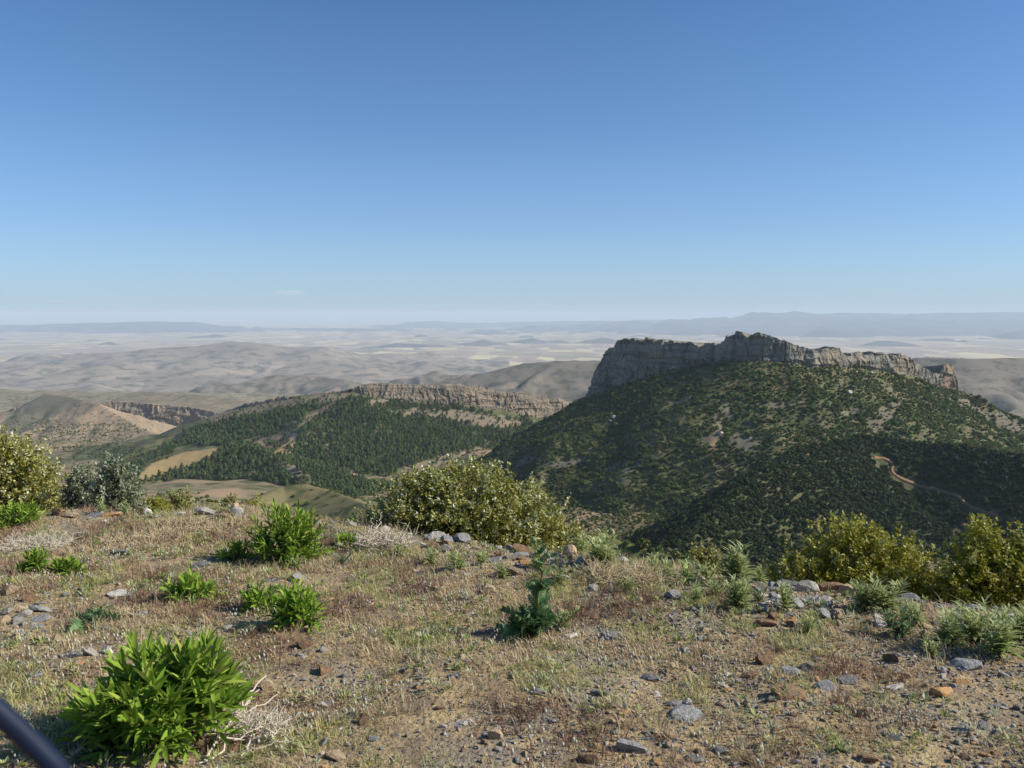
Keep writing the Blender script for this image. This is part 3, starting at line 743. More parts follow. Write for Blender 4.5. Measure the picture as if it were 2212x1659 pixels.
# pines
def in_any(X, Y, polys):
    m = np.zeros(len(X), bool)
    for q in polys: m |= in_poly(X, Y, q)
    return m
rng = np.random.default_rng(12)
x, y = scatter_xy(rng, 250, 1330, 840, 1600, 4.0)
zf, zk, zv = h_forest(x, y), h_knoll(x, y), h_valley(x, y)
z = np.maximum(np.maximum(zf, zk), zv); X, Y = survey(x, y, z)
wX = X + 8 * fbm(x / 40, y / 40, 3, 5); wY = Y + 5 * fbm(x / 40, y / 40, 3, 9)
woods = [[(300, 1005), (405, 938), (450, 918), (560, 892), (690, 872), (745, 858), (700, 890), (650, 905), (600, 930), (540, 945), (480, 962), (400, 962), (330, 992)],
         [(640, 940), (700, 893), (745, 860), (800, 862), (900, 872), (1000, 880), (1100, 905), (1160, 918), (1060, 970), (960, 985), (860, 1010), (840, 1055), (760, 1090), (690, 1050), (660, 1015), (625, 975)],
         [(330, 1040), (400, 1010), (460, 985), (500, 962), (560, 970), (620, 985), (655, 1015), (670, 1040), (600, 1060), (560, 1082), (470, 1095), (420, 1085), (350, 1055)],
         [(680, 1050), (780, 1070), (790, 1100), (720, 1085)], [(270, 1010), (310, 1000), (310, 1050), (285, 1060)]]
m = in_any(wX, wY, woods) & ~in_any(wX, wY, FOREST_BARE + KNOLL_BARE + KNOLL_GOLD)
m &= rng.uniform(0, 1, len(x)) < .86 + .35 * fbm(x / 30, y / 30, 2, 311)
thin = ~m & in_any(X, Y, [[(280, 1080), (400, 930), (700, 860), (1150, 900), (1100, 960), (850, 1060), (600, 1100)]]) & ~in_any(wX, wY, KNOLL_GOLD)
m |= thin & (rng.uniform(0, 1, len(x)) < .15)
m &= (zf > zv - 1) | (zk > zv - 1)
x, y, z = x[m], y[m], z[m]
h = np.clip(np.exp(rng.normal(0, .32, len(x))) * 5.6, 2.2, 10.0)
scl = np.stack([h * .95, h * .95, h], 1)
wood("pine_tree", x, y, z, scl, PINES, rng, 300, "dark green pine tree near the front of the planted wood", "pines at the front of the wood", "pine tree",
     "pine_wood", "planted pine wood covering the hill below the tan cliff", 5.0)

h_nk = ridge([(100, 1112, 40), (230, 1096, 44), (330, 1087, 47), (430, 1085, 48), (520, 1091, 46), (620, 1112, 44)], .33, amp=.25, wl=5, seed=611)
# loose bushes in the valley and on the dry slopes
rng = np.random.default_rng(13)
x, y = scatter_xy(rng, -60, 1900, 140, 2300, 5.0)
z = h_all(x, y); X, Y = survey(x, y, z)
g = .5 * fbm(x / 60, y / 60, 3, 321)
den = np.where(in_any(X, Y, [[(100, 955), (160, 948), (300, 965), (390, 985), (340, 1000), (200, 990), (120, 975)]]), .42 + g, .0)
den = np.maximum(den, np.where(in_any(X, Y, [[(0, 1000), (300, 1000), (300, 1100), (0, 1100)], [(280, 1060), (430, 1060), (520, 1110), (280, 1110)]]), .10 + .4 * g, 0))
den = np.maximum(den, np.where(in_any(X, Y, [[(560, 1085), (600, 1068), (640, 1075), (690, 1085), (640, 1105), (560, 1110)], [(640, 1010), (700, 1030), (790, 1080), (740, 1080)]]), .22 + .5 * g, 0))
den = np.maximum(den, np.where(in_any(X, Y, [[(0, 935), (30, 885), (100, 848), (190, 866), (320, 930), (250, 960), (60, 950)]]), .22 + .3 * g, 0))
den = np.maximum(den, np.where(in_any(X, Y, [[(440, 910), (560, 872), (760, 835), (760, 855), (560, 892)]]), .35, 0))
den = np.maximum(den, np.where((h_foot(x, y) >= z - .1), .95 + g, 0))
den = np.maximum(den, np.where((X > 1180) & (h_mesa(x, y) < z - .1) & (h_spur(x, y) < z - .1) & (h_forest(x, y) < z - .1), .9 + g, 0))
den = np.maximum(den, np.where((X > 820) & (X <= 1180) & (y > 300) & (h_mesa(x, y) < z - .1) & (h_forest(x, y) < z - .1), .30 + g, 0))
m = rng.uniform(0, 1, len(x)) < den
x, y, z = x[m], y[m], z[m]
r = np.clip(np.exp(rng.normal(0, .35, len(x))) * np.where(h_tan(x, y) > z - .1, .8, 1.5), .4, 3.4)
gx_, gy_ = scatter_xy(rng, 480, 900, 470, 640, 3.0); gz_ = h_gold(gx_, gy_); gk = (rng.uniform(0, 1, len(gx_)) < .10 + .5 * fbm(gx_ / 25, gy_ / 25, 3, 331)) & (gz_ > h_valley(gx_, gy_))
gr_ = np.clip(np.exp(rng.normal(-.6, .5, len(gx_))), .25, 1.6)
x, y, z, r = np.append(x, gx_[gk]), np.append(y, gy_[gk]), np.append(z, gz_[gk]), np.append(r, gr_[gk])
rx_, ry_ = scatter_xy(rng, 1900, 2750, 90, 700, 4.6); rz_ = h_all(rx_, ry_); rk_ = (rng.uniform(0, 1, len(rx_)) < .8 + .5 * fbm(rx_ / 40, ry_ / 40, 3, 335)) & (np.maximum(h_mesa(rx_, ry_), h_spur(rx_, ry_)) < rz_ - .1)
x, y, z, r = np.append(x, rx_[rk_]), np.append(y, ry_[rk_]), np.append(z, rz_[rk_]), np.append(r, np.clip(np.exp(rng.normal(.4, .4, rk_.sum())), .6, 3.0))
kx_, ky_ = scatter_xy(rng, 60, 760, 26, 64, .55); kz_ = h_nk(kx_, ky_); kk_ = rng.uniform(0, 1, len(kx_)) < .42 + .7 * fbm(kx_ / 5, ky_ / 5, 3, 333)
kr_ = np.clip(np.exp(rng.normal(-2.0, .5, len(kx_))), .06, .45)
x, y, z, r = np.append(x, kx_[kk_]), np.append(y, ky_[kk_]), np.append(z, kz_[kk_]), np.append(r, kr_[kk_])
scl = np.stack([r, r, r], 1)
srcs = {}
for o in COL.objects:
    if o.name.startswith("shrub") and o.data in SHRUBS[:5]: srcs.setdefault(o.data.name, o)
instancer("valley_scrub", np.stack([x, y, z], 1), scl, rng.uniform(0, 6.28, len(x)), rng.integers(0, len(srcs), len(x)), list(srcs.values()), "scattered green bushes over the valley floor and dry slopes", "scrub")

# dirt road on the spur
def road(name, pts, w, label):
    p = np.array(pts); k = np.ones(5) / 5
    for c in range(3): p[:, c] = np.convolve(np.pad(p[:, c], 2, mode='edge'), k, 'valid')
    tg = np.gradient(p[:, :2], axis=0); tg /= np.linalg.norm(tg, axis=1)[:, None] + 1e-9
    nr = np.stack([-tg[:, 1], tg[:, 0]], 1); V = []
    for s in (-1.25, -1, 1, 1.25):
        q = p[:, :2] + nr * w * s * (1 + .18 * pn(p[:, :1] / 9 + s, p[:, 1:2] / 9, 7))
        zz = h_right(q[:, 0], q[:, 1])
        V.append(np.stack([q[:, 0], q[:, 1], np.maximum(zz, p[:, 2] * .5 + zz * .5) + (.7 if abs(s) == 1 else -.6)], 1))
    V = np.stack(V, 1); n = len(p); i = np.arange(n * 4).reshape(n, 4)
    f = np.stack([i[:-1, :-1], i[:-1, 1:], i[1:, 1:], i[1:, :-1]], -1).reshape(-1, 4)
    o = obj(name, mesh_np(name, V.reshape(-1, 3), f, [M_ROAD], True)); return tag(o, kind="structure")
t = NT("red_dirt", .95, .1); n_ = t.noise(.4, detail=4); t.color(t.mix(n_, (.21, .125, .07), (.29, .175, .10))); M_ROAD = t.m
road("dirt_road", RPTS[0], .95, ""); road("dirt_road", RPTS[1], 1.3, "")

# boulders on the mesa slope
t = NT("boulder_rock", .9, .2); n_ = t.noise(.8, detail=5); t.color(t.mix(n_, (.40, .37, .31), (.52, .49, .42))); M_BOULDER = t.m
def rock_mesh(name, rng, flat=(1, 1, .7), mats=(), sub=2, amp=.35, seed=0, cuts=5):
    v = {1: ICO1, 2: ICO2, 3: ICO3}[sub][0].copy(); f = {1: ICO1, 2: ICO2, 3: ICO3}[sub][1]
    for _ in range(cuts):                       # broken faces
        d = rng.normal(size=3); d /= np.linalg.norm(d); h = rng.uniform(.34, .74); s = v @ d
        v = v - np.maximum(s - h, 0)[:, None] * d
    v = v * (1 + amp * .5 * pn3(v * 1.6 + seed * 3.1, seed))[:, None] * flat
    return mesh_np(name, v, f, list(mats), False)
for i, (X, Y, r, lab) in enumerate([(1326, 904, 3.2, "largest pale boulder on the left of the mesa slope"), (1318, 910, 1.7, "small pale boulder just below the pale boulder pair on the mesa slope"),
        (1344, 895, 1.7, "small pale boulder above the pale boulder pair, left on the mesa slope"), (1836, 850, 4.0, "big square grey boulder on the upper right mesa slope"), (1882, 808, 2.6, "pale upright boulder under the right end of the cliff"),
        (1849, 806, 2.4, "pale boulder under the middle right of the cliff"), (1808, 833, 1.8, "small boulder left of the big square boulder"), (1620, 948, 1.6, "grey boulder at the edge of the grey scree patch"),
        (1555, 940, 3.6, "pale rock outcrop above the ochre gully")]):
    p = hit(X, Y, f=h_right)
    if p is None: continue
    me = rock_mesh("boulder", np.random.default_rng(500 + i), (1, .9, .75), [M_BOULDER], 2, .4, i)
    o = obj("boulder", me); o.location = p + np.array((0, 0, r * .45)); o.scale = (r, r, r); o.rotation_euler = (0, 0, i * 1.3)
    tag(o, lab, "boulder", "pale boulders on the mesa slope")
# ------------------------------------------------------------------ foreground hilltop
cr = []
for X, Y in zip(CREST_X, CREST_Y):
    sl = P(X, Y, 1.0)[2] - CAM_Z
    d = 1.275 / (-sl - .05); cr.append(((X - 1106) / F * d / (math.cos(TH) + (829.5 - Y) / F * math.sin(TH)), d))
cr = np.array(cr)
def yc(x): return np.interp(x, cr[:, 0], cr[:, 1])
def G(x, y):
    x = np.asarray(x, float); y = np.asarray(y, float)
    c = yc(x); z = -.1 - .05 * (np.minimum(y, c + 2) - 2.5)
    e = (y - c - .12) / .22; sp = .22 * np.where(e > 30, e, np.log1p(np.exp(np.clip(e, -40, 30))))
    s = np.interp(x, [-3.5, -1.2, .5, 3], [.30, .34, .5, .6])
    z = z - s * sp - .004 * np.maximum(y - c, 0) ** 2
    z = z + .030 * fbm(x / .9, y / .9, 3, 601) + .010 * fbm(x / .22, y / .22, 2, 603)
    z = z + .05 * np.exp(-((y - c + .15) / .35) ** 2) * np.clip(.4 + fbm(x / .6, y * 0 + .3, 2, 605), 0, 1.2)
    return z
def gp(X, Y, d1=14.0):
    h = hit(X, Y, 1.2, d1, G)
    a = (X - 1106) / F
    if h is not None and h[1] < yc(h[0]) + .25: return h
    d = 5.0
    for _ in range(12): d = yc(a * d) - .06
    return np.array((a * d, d, float(G(a * d, d))))
def at_dist(X, d):
    x = (X - 1106) / F * d; return np.array((x, d, float(G(x, d))))

def m_soil():
    t = NT("stony_soil", .95, .1)
    n1 = t.noise(.9, detail=5); n2 = t.noise(7, detail=5, rough=.65); n3 = t.noise(45, detail=4, rough=.7)
    c = t.mix(t.ramp(n1, [(.35, 0.), (.65, 1.)]), (.40, .30, .16), (.49, .38, .21))
    c = t.mix(t.ramp(n2, [(.42, 0.), (.62, 1.)]), c, (.24, .18, .12))
    v = t.n("ShaderNodeTexVoronoi"); v.inputs["Scale"].default_value = 42; t.l(t.pos(), v.inputs["Vector"])
    sp = t.n("ShaderNodeSeparateColor"); t.l(v.outputs["Color"], sp.inputs[0])
    peb = t.ramp(sp.outputs[0], [(0, (.14, .135, .13)), (.3, (.22, .20, .175)), (.55, (.30, .22, .14)), (.8, (.36, .33, .28))], 'CONSTANT')
    pm = t.math('MULTIPLY', t.ramp(v.outputs["Distance"], [(.30, 1.), (.42, 0.)]), t.ramp(sp.outputs[1], [(.45, 0.), (.5, 1.)]))
    c = t.mix(pm, c, peb)
    c = t.mix(t.ramp(t.noise(2.6, detail=4), [(.50, 0.), (.68, .7)]), c, (.30, .27, .21))
    c = t.mix(t.ramp(n3, [(.52, 0.), (.70, .8)]), c, (.13, .10, .065))
    hgt = t.math('ADD', t.math('MULTIPLY', pm, .6), t.math('ADD', n3, t.math('MULTIPLY', n2, .8)))
    t.bump(hgt, .9, .02)
    return t.color(c)
M_SOIL = m_soil()
def grid_axis(a, b, f0, f1, fine, coarse):
    return np.unique(np.concatenate([np.arange(a, f0, coarse), np.arange(f0, f1, fine), np.arange(f1, b, coarse)]))
gx = grid_axis(-26, 26, -5.6, 5.2, .06, .5); gy = np.unique(np.concatenate([np.arange(-6, 2.0, .4), np.arange(2.0, 8.6, .06), np.arange(8.6, 14, .2), np.arange(14, 75, 1.5)]))
A, B = np.meshgrid(gx, gy); Z = G(A, B); ii = np.arange(A.size).reshape(A.shape)
fc = np.stack([ii[:-1, :-1], ii[:-1, 1:], ii[1:, 1:], ii[1:, :-1]], -1).reshape(-1, 4)
tag(obj("ground", mesh_np("ground", np.stack([A, B, Z], -1).reshape(-1, 3), fc, [M_SOIL], True)), kind="structure")
NKA = {"bare": lambda x, y, z: sstep(0, .4, fbm(x / 4, y / 4, 3, 613)) * .8, "gold": lambda x, y, z: sstep(0, .5, fbm(x / 6, y / 6, 3, 615)) * .6}
fan("near_knoll", h_nk, -500, 1000, 18, 110, 220, 120, M_GOLD, over_valley)

# ---- stones
def m_stone(name, c1, c2, sp):
    t = NT(name, .85, .25)
    oc = t.n("ShaderNodeTexCoord").outputs["Object"]
    n = t.noise(3.0, oc, 6, .65); n2 = t.noise(14.0, oc, 4)
    c = t.mix(t.ramp(n, [(.38, 0.), (.62, 1.)]), c1, c2); c = t.mix(t.ramp(n2, [(.55, 0.), (.72, .6)]), c, sp)
    h = t.n("ShaderNodeHueSaturation"); t.l(t.math('ADD', .75, t.math('MULTIPLY', t.orand(), .5)), h.inputs["Value"]); t.l(c, h.inputs["Color"])
    t.bump(t.math('ADD', n, t.math('MULTIPLY', n2, .4)), .5, .1)
    return t.color(h.outputs[0])
STONE_M = {"slate": m_stone("slate", (.19, .19, .185), (.30, .30, .29), (.38, .36, .32)), "grey": m_stone("grey_stone", (.30, .28, .24), (.40, .375, .325), (.20, .185, .165)),
           "pale": m_stone("pale_stone", (.48, .45, .40), (.60, .56, .49), (.36, .30, .22)), "tan": m_stone("tan_stone", (.36, .265, .165), (.44, .33, .215), (.24, .18, .12)),
           "brown": m_stone("brown_stone", (.20, .125, .075), (.29, .18, .10), (.13, .10, .08)), "orange": m_stone("orange_stone", (.45, .24, .09), (.52, .32, .15), (.28, .16, .08))}
STONE = {}
for mi, (k, m) in enumerate(STONE_M.items()):
    STONE[k] = [rock_mesh("stone", np.random.default_rng(700 + mi * 10 + j), [(1, .8, .62), (1, .75, .34), (1, .9, .8), (1, .6, .45)][j], [m], 2, .38, mi * 5 + j, 7) for j in range(4)]
KNOWN = [  # X, Y, width, kind, shape, label
 (516, 1113, 32, "pale", 2, "pale cream upright stone on the crest left of the leafy bush"), (240, 1114, 44, "orange", 1, "flat orange stone on the crest below the grey shrub"),
 (152, 1116, 52, "tan", 1, "long tan stone on the left crest beside the slate slabs"), (203, 1116, 42, "slate", 1, "flat blue slate on the left crest beside the orange stone"),
 (128, 1112, 36, "brown", 0, "brown stone on the left crest nearest the bright green plant"), (448, 1112, 40, "grey", 0, "grey green stone on the crest left of the cream stone"), (478, 1118, 44, "tan", 1, "low tan stone at the foot of the cream stone"),
 (944, 1160, 42, "pale", 0, "white faced stone at the foot of the big central shrub"), (994, 1163, 40, "slate", 2, "rounded grey stone beside the white faced stone"), (968, 1178, 30, "brown", 2, "brown block under the white faced stone"),
 (932, 1184, 36, "brown", 0, "rusty stone at the left end of the central stone heap"), (1020, 1176, 34, "tan", 1, "tan flat stone in the central stone heap"), (1052, 1172, 30, "brown", 0, "dark brown stone under the central shrub"),
 (1076, 1172, 26, "grey", 2, "small upright grey stone at the foot of the central shrub"), (1122, 1194, 46, "brown", 0, "large dark brown stone left of the tall thistle top"), (1172, 1192, 34, "grey", 2, "grey stone just right of the tall thistle top"),
 (1215, 1249, 44, "slate", 1, "flat slate slab right of the tall thistle"), (1252, 1218, 26, "pale", 2, "pale stone on the crest left of the straw tangle"), (1195, 1212, 40, "slate", 1, "dark flat slate on the crest behind the thistle"), (1100, 1236, 60, "tan", 1, "low tan stone left of the thistle stem"),
 (1621, 1239, 30, "slate", 1, "slate at the left end of the right hand crest"), (1644, 1244, 26, "pale", 0, "pale stone at the left end of the right hand crest"), (1693, 1247, 34, "brown", 1, "brown flat stone behind the big crest slate"), (1712, 1258, 50, "slate", 0, "large slate on the crest left of the right shrub"),
 (1801, 1270, 70, "brown", 1, "long rust brown slab at the foot of the right shrub"), (1810, 1258, 40, "slate", 1, "slate lying behind the long rust slab"), (1843, 1284, 38, "pale", 0, "whitish stone right of the long rust slab"), (1674, 1302, 30, "pale", 2, "round pale stone on the right stone bank"),
 (1645, 1288, 30, "pale", 1, "white stone on the upper right stone bank"), (1724, 1290, 28, "tan", 0, "tan stone in the middle of the right stone bank"), (1655, 1350, 52, "brown", 1, "broad rusty slab low on the right stone bank"), (1622, 1335, 32, "grey", 1, "pale grey stone beside the broad rusty slab"),
 (1810, 1333, 32, "tan", 2, "squared tan block on the right stone bank"), (1958, 1296, 56, "slate", 1, "big rounded slate behind the right hand thistles"), (2131, 1320, 62, "slate", 1, "wide slate slab on the far right crest"), (2190, 1324, 46, "slate", 0, "slate at the right edge on the crest"),
 (1595, 1325, 34, "slate", 0, "slate left of the pale grey stone on the bank"), (2086, 1446, 62, "slate", 0, "dark slate below the far right thistles"), (1996, 1378, 26, "tan", 2, "tan pebble like stone between the right thistles"), (2094, 1392, 28, "orange", 0, "orange stone under the far right thistle"),
 (1704, 1504, 80, "brown", 1, "large flat brown slab in the right foreground"), (1779, 1487, 56, "slate", 1, "grey slate beside the large flat brown slab"), (1648, 1433, 42, "brown", 0, "dark brown lump on the right gravel"), (1621, 1463, 44, "brown", 1, "dark rusty stone left of the flat brown slab"),
 (1478, 1550, 88, "slate", 1, "largest blue grey slab in the right foreground"), (1456, 1522, 50, "slate", 1, "slate slab just above the largest blue grey slab"), (1820, 1624, 34, "slate", 2, "round blue slate near the bottom edge"), (1500, 1640, 46, "slate", 1, "slate sliver at the bottom edge right of centre"), (1873, 1644, 50, "brown", 1, "brown slab at the bottom right edge"),
 (998, 1566, 46, "pale", 1, "flat whitish stone in the centre foreground"), (1066, 1596, 38, "tan", 2, "round buff stone in the centre foreground"), (1370, 1620, 72, "slate", 0, "big slate near the bottom centre right"), (1276, 1646, 52, "brown", 0, "brown stone at the bottom edge right of centre"),
 (1160, 1500, 40, "slate", 0, "slate in the middle of the dry grass"), (1396, 1598, 36, "grey", 1, "grey stone behind the big bottom slate"), (1445, 1612, 46, "tan", 1, "tan flake beside the big bottom slate"),
 (26, 1284, 34, "tan", 2, "tan block at the left edge of the picture"), (58, 1300, 36, "brown", 0, "brown stone right of the tan block at left"), (90, 1320, 54, "slate", 1, "greenish slate slab leaning at the left"), (46, 1333, 40, "grey", 0, "grey stone under the leaning slab at left"),
 (10, 1343, 36, "tan", 0, "tan stone at the far left edge"), (80, 1342, 56, "slate", 1, "flat slate under the leaning slab"), (259, 1288, 56, "pale", 1, "long pale stone above the sprawling thistle"), (266, 1198, 46, "slate", 0, "dark slate in the dry grass at left"),
 (86, 1381, 52, "tan", 1, "flat tan stone left of the big green bush"), (120, 1386, 40, "tan", 0, "tan stone beside the flat tan stone at left"), (229, 1411, 30, "pale", 0, "white stone behind the big green bush"), (195, 1415, 40, "grey", 0, "grey stone left of the white stone"), (157, 1419, 36, "slate", 0, "slate left of the grey and white stones"),
 (589, 1256, 34, "grey", 1, "pale grey stone between two green plants"), (660, 1395, 42, "brown", 1, "brown stone on the gravel left of centre"), (701, 1407, 24, "grey", 2, "small grey stone beside the brown gravel stone"), (724, 1632, 62, "tan", 1, "buff flat stone at the bottom left of centre"),
 (575, 1605, 34, "slate", 0, "slate below the dead branches at left"), (640, 1625, 30, "tan", 0, "tan stone below the dead branches at left")]
def put_stone(p, r, kind, j, rng, lab, group=None, sink=.25):
    o = obj("stone", STONE[kind][j]); hz = STONE[kind][j]["hz"]
    o.location = (p[0], p[1], p[2] + r * hz * (1 - 2 * sink) * .8); o.scale = (r, r, r * rng.uniform(.8, 1.2))
    o.rotation_euler = (rng.normal(0, .14), rng.normal(0, .14), rng.uniform(-.5, .5) + (3.14 if rng.random() < .5 else 0))
    return tag(o, lab, "stone", group)
for k in STONE:
    for me in STONE[k]: me["hz"] = max(v.co.z for v in me.vertices)
rng = np.random.default_rng(21)
spots = []
for X, Y, w, k, j, lab in KNOWN:
    p = gp(X, Y); r = w / F * p[1] * .58
    put_stone(p, r, k, j, rng, lab, "stones on the hilltop"); spots.append((p[0], p[1], r))
MARKS = [(350, 1500, "the largest green bush"), (1142, 1300, "the tall dark thistle"), (205, 1340, "the sprawling thistle"), (610, 1320, "the spreading green plant"), (412, 1280, "the low green plant at left"), (110, 1235, "the pair of small green plants"),
         (1704, 1500, "the flat brown slab"), (1478, 1550, "the largest blue grey slab"), (1370, 1620, "the big bottom slate"), (998, 1566, "the flat whitish foreground stone"), (2130, 1400, "the right edge thistles"), (1900, 1310, "the bushy pale thistle pair"), (1960, 1450, "the bottom right gravel"), (1950, 1600, "the bottom right corner"),
         (1600, 1310, "the tall narrow thistle"), (1700, 1310, "the thistle in the stone bank"), (1820, 1270, "the long rust slab"), (1350, 1250, "the straw tangle"), (1250, 1215, "the right end of the central shrub"), (990, 1170, "the white faced stone"), (1120, 1195, "the large dark brown stone"), (830, 1160, "the bleached dead brush"),
         (622, 1170, "the tall leafy bush"), (500, 1112, "the cream crest stone"), (240, 1112, "the orange crest stone"), (50, 1330, "the leaning slab at left"), (30, 1130, "the plant at the left edge"), (660, 1395, "the brown gravel stone"), (800, 1480, "the reddish grass at lower centre left"), (1280, 1420, "the open grass right of the thistle"), (1500, 1420, "the open gravel right of centre"), (724, 1630, "the buff bottom stone"), (900, 1330, "the open grass left of the thistle")]
LOOSE = []
ORD = ["leftmost", "second from left", "third from left", "fourth from left", "fifth from left", "sixth from left", "seventh from left", "eighth from left", "ninth from left", "tenth from left", "eleventh from left", "twelfth from left"]
def name_loose():
    by = {}
    for o, k in LOOSE:
        X, Y = survey(*o.location); mk = min(MARKS, key=lambda q: (q[0] - X) ** 2 + (2.0 * (q[1] - Y)) ** 2)[2]; by.setdefault((k, mk), []).append((X, o))
    for (k, mk), L in by.items():
        L.sort(key=lambda q: q[0])
        for i, (X, o) in enumerate(L):
            o["label"] = f"small {k} stone near {mk}" + ("" if len(L) == 1 else (", the left one", ", the right one")[i] if len(L) == 2 else ", rightmost" if i == len(L) - 1 else ", " + ORD[min(i, 11)])
kinds = ["slate", "grey", "pale", "tan", "brown", "orange"]
nsm = 0
AREA = {0: ("lying along the crest", "small {} stone among others along the crest"), 1: ("", "small {} stone half buried in the right hand gravel"), 2: ("", "small {} stone half buried in the left hand dry grass")}
while nsm < 135:
    if rng.random() < .45:
        x = rng.uniform(-3.0, 3.4); y = yc(x) + rng.normal(-.28, .22) if x > 0 else yc(x) + rng.normal(-.1, .12); ar = 0
        if y > yc(x) + .25: continue
    else:
        x = rng.uniform(-2.6, 2.7); y = rng.uniform(2.3, 5.2); ar = 1 if x > 0 else 2
        if ar == 2 and rng.random() < .55: continue
        if y > yc(x) - .1: continue
    r = float(np.clip(np.exp(rng.normal(-3.45, .35)), .018, .075))
    if any((x - a) ** 2 + (y - b) ** 2 < (r + c) ** 2 * .8 for a, b, c in spots): continue
    X, Y = survey(x, y, float(G(x, y)))
    if X < 5 or X > 2205 or Y > 1650 or (190 < X < 560 and Y > 1380): continue
    k = rng.choice(kinds, p=[.36, .24, .09, .15, .12, .04]); spots.append((x, y, r))
    LOOSE.append((put_stone((x, y, float(G(x, y))), r, k, int(rng.integers(0, 4)), rng, AREA[ar][1].format({"slate": "slate", "grey": "grey", "pale": "whitish", "tan": "tan", "brown": "brown", "orange": "orange"}[k]), "small loose stones"), "whitish" if k == "pale" else str(k))); nsm += 1
def heap(poly, n, kp, lab, rmin, rmax):
    k = 0; tries = 0
    xs = [q[0] for q in poly]; ys = [q[1] for q in poly]
    while k < n and tries < 4000:
        tries += 1; X, Y = rng.uniform(min(xs), max(xs)), rng.uniform(min(ys), max(ys))
        if not in_poly(np.array([X]), np.array([Y]), poly)[0]: continue
        p = gp(X, Y); r = rng.uniform(rmin, rmax) ** 1.0 / F * p[1] * .5
        if any((p[0] - a) ** 2 + (p[1] - b) ** 2 < (r + c) ** 2 * .55 for a, b, c in spots): continue
        kk = rng.choice(kinds, p=kp); spots.append((p[0], p[1], r)); k += 1
        LOOSE.append((put_stone(p, r, kk, int(rng.integers(0, 4)), rng, lab.format({"slate": "slate", "grey": "grey", "pale": "whitish", "tan": "tan", "brown": "brown", "orange": "orange"}[kk]), "small loose stones", .12), "whitish" if kk == "pale" else str(kk)))
heap([(1580, 1235), (1720, 1245), (1870, 1275), (1900, 1310), (1830, 1350), (1690, 1365), (1590, 1345)], 52, [.3, .2, .12, .18, .16, .04], "{} stone in the loose bank on the right", 16, 40)
heap([(915, 1160), (1090, 1165), (1260, 1205), (1250, 1245), (1160, 1235), (1000, 1200), (925, 1195)], 26, [.3, .2, .1, .14, .22, .04], "{} stone in the heap along the central crest", 20, 42)
heap([(0, 1300), (100, 1290), (140, 1340), (60, 1395), (0, 1390)], 10, [.3, .2, .1, .3, .06, .04], "{} stone in the cluster at the left edge", 16, 36)
name_loose()
# gravel
rng = np.random.default_rng(22)
n = 170000; x = rng.uniform(-3.6, 3.4, n); y = rng.uniform(2.2, 7.4, n)
den = .32 + .55 * fbm(x / .5, y / .5, 3, 621) + .42 * sstep(-.3, 1.0, x) + .45 * np.exp(-((y - yc(x) + .2) / .3) ** 2) * (x > -.6)
m = (rng.uniform(0, 1, n) < den * .62) & (y < yc(x) + .5); x, y = x[m], y[m]
r = np.clip(np.exp(rng.normal(-5.0, .50, len(x))), .003, .024)
srcs = {}
for o in COL.objects:
    if o.name.startswith("stone"): srcs.setdefault(o.data.name, o)
src = list(srcs.values())
w = np.array([{"slate": 2.2, "grey": 2.6, "pale": .7, "tan": 2.4, "brown": 1.4, "orange": .5}[next(k for k in STONE if o.data in STONE[k])] for o in src]); w /= w.sum()
instancer("gravel", np.stack([x, y, G(x, y) + r * .18], 1), np.stack([r, r, r], 1), rng.uniform(0, 6.28, len(x)), rng.choice(len(src), len(x), p=w), src, "loose slate gravel strewn over the hilltop", "gravel")
# ------------------------------------------------------------------ foreground plants
def frames(d, up=(0, 0, 1), roll=None):
    """rotation matrices whose x axis is d, z axis near up"""
    d = d / (np.linalg.norm(d, axis=1)[:, None] + 1e-9); u = np.broadcast_to(np.asarray(up, float), d.shape)
    s = np.cross(u, d); bad = np.linalg.norm(s, axis=1) < 1e-3; s[bad] = (1, 0, 0); s /= np.linalg.norm(s, axis=1)[:, None]
    n = np.cross(d, s)
    if roll is not None:
        c, q = np.cos(roll)[:, None], np.sin(roll)[:, None]; s, n = s * c + n * q, n * c - s * q
    return np.stack([d, s, n], 2)           # columns
def place(pv, pf, R, T, S, tint, extra=None):
    """merge copies of one small shape: R (n,3,3) T (n,3) S (n,) or (n,3)"""
    S = np.asarray(S, float); S = S[:, None] if S.ndim == 1 else S
    v = np.einsum('nij,nkj->nki', R, pv[None] * S[:, None, :]) + T[:, None, :]
    n, k = len(T), len(pv)
    f = (pf[None] + (np.arange(n) * k)[:, None, None]).reshape(-1, pf.shape[1])
    return v.reshape(-1, 3), f, np.repeat(tint, k)
def lance(seg=6, w=.095, fold=.03, curl=.10):
    """narrow pointed leaf along +x"""
    v = []; 
    for i in range(seg + 1):
        t = i / seg; h = w * math.sin(math.pi * min(1, .04 + t ** .8 * .96)) ** .85 if 0 < t < 1 else (.012 if t == 0 else 0.001)
        z = -curl * (t ** 2) + .02
        v += [(t, -h, z + fold * h / w), (t, 0, z), (t, h, z + fold * h / w)]
    f = []
    for i in range(seg):
        a = i * 3; f += [(a, a + 1, a + 4), (a, a + 4, a + 3), (a + 1, a + 2, a + 5), (a + 1, a + 5, a + 4)]
    return np.array(v), np.array(f)
LANCE = [lance(6, .112, .035, .12), lance(6, .098, .03, .26), lance(6, .12, .04, -.02)]
DIAMOND = (np.array([(0, 0, 0), (.5, -.30, .10), (.5, .30, .10), (1, 0, 0.02)]), np.array([(0, 1, 3), (0, 3, 2)]))

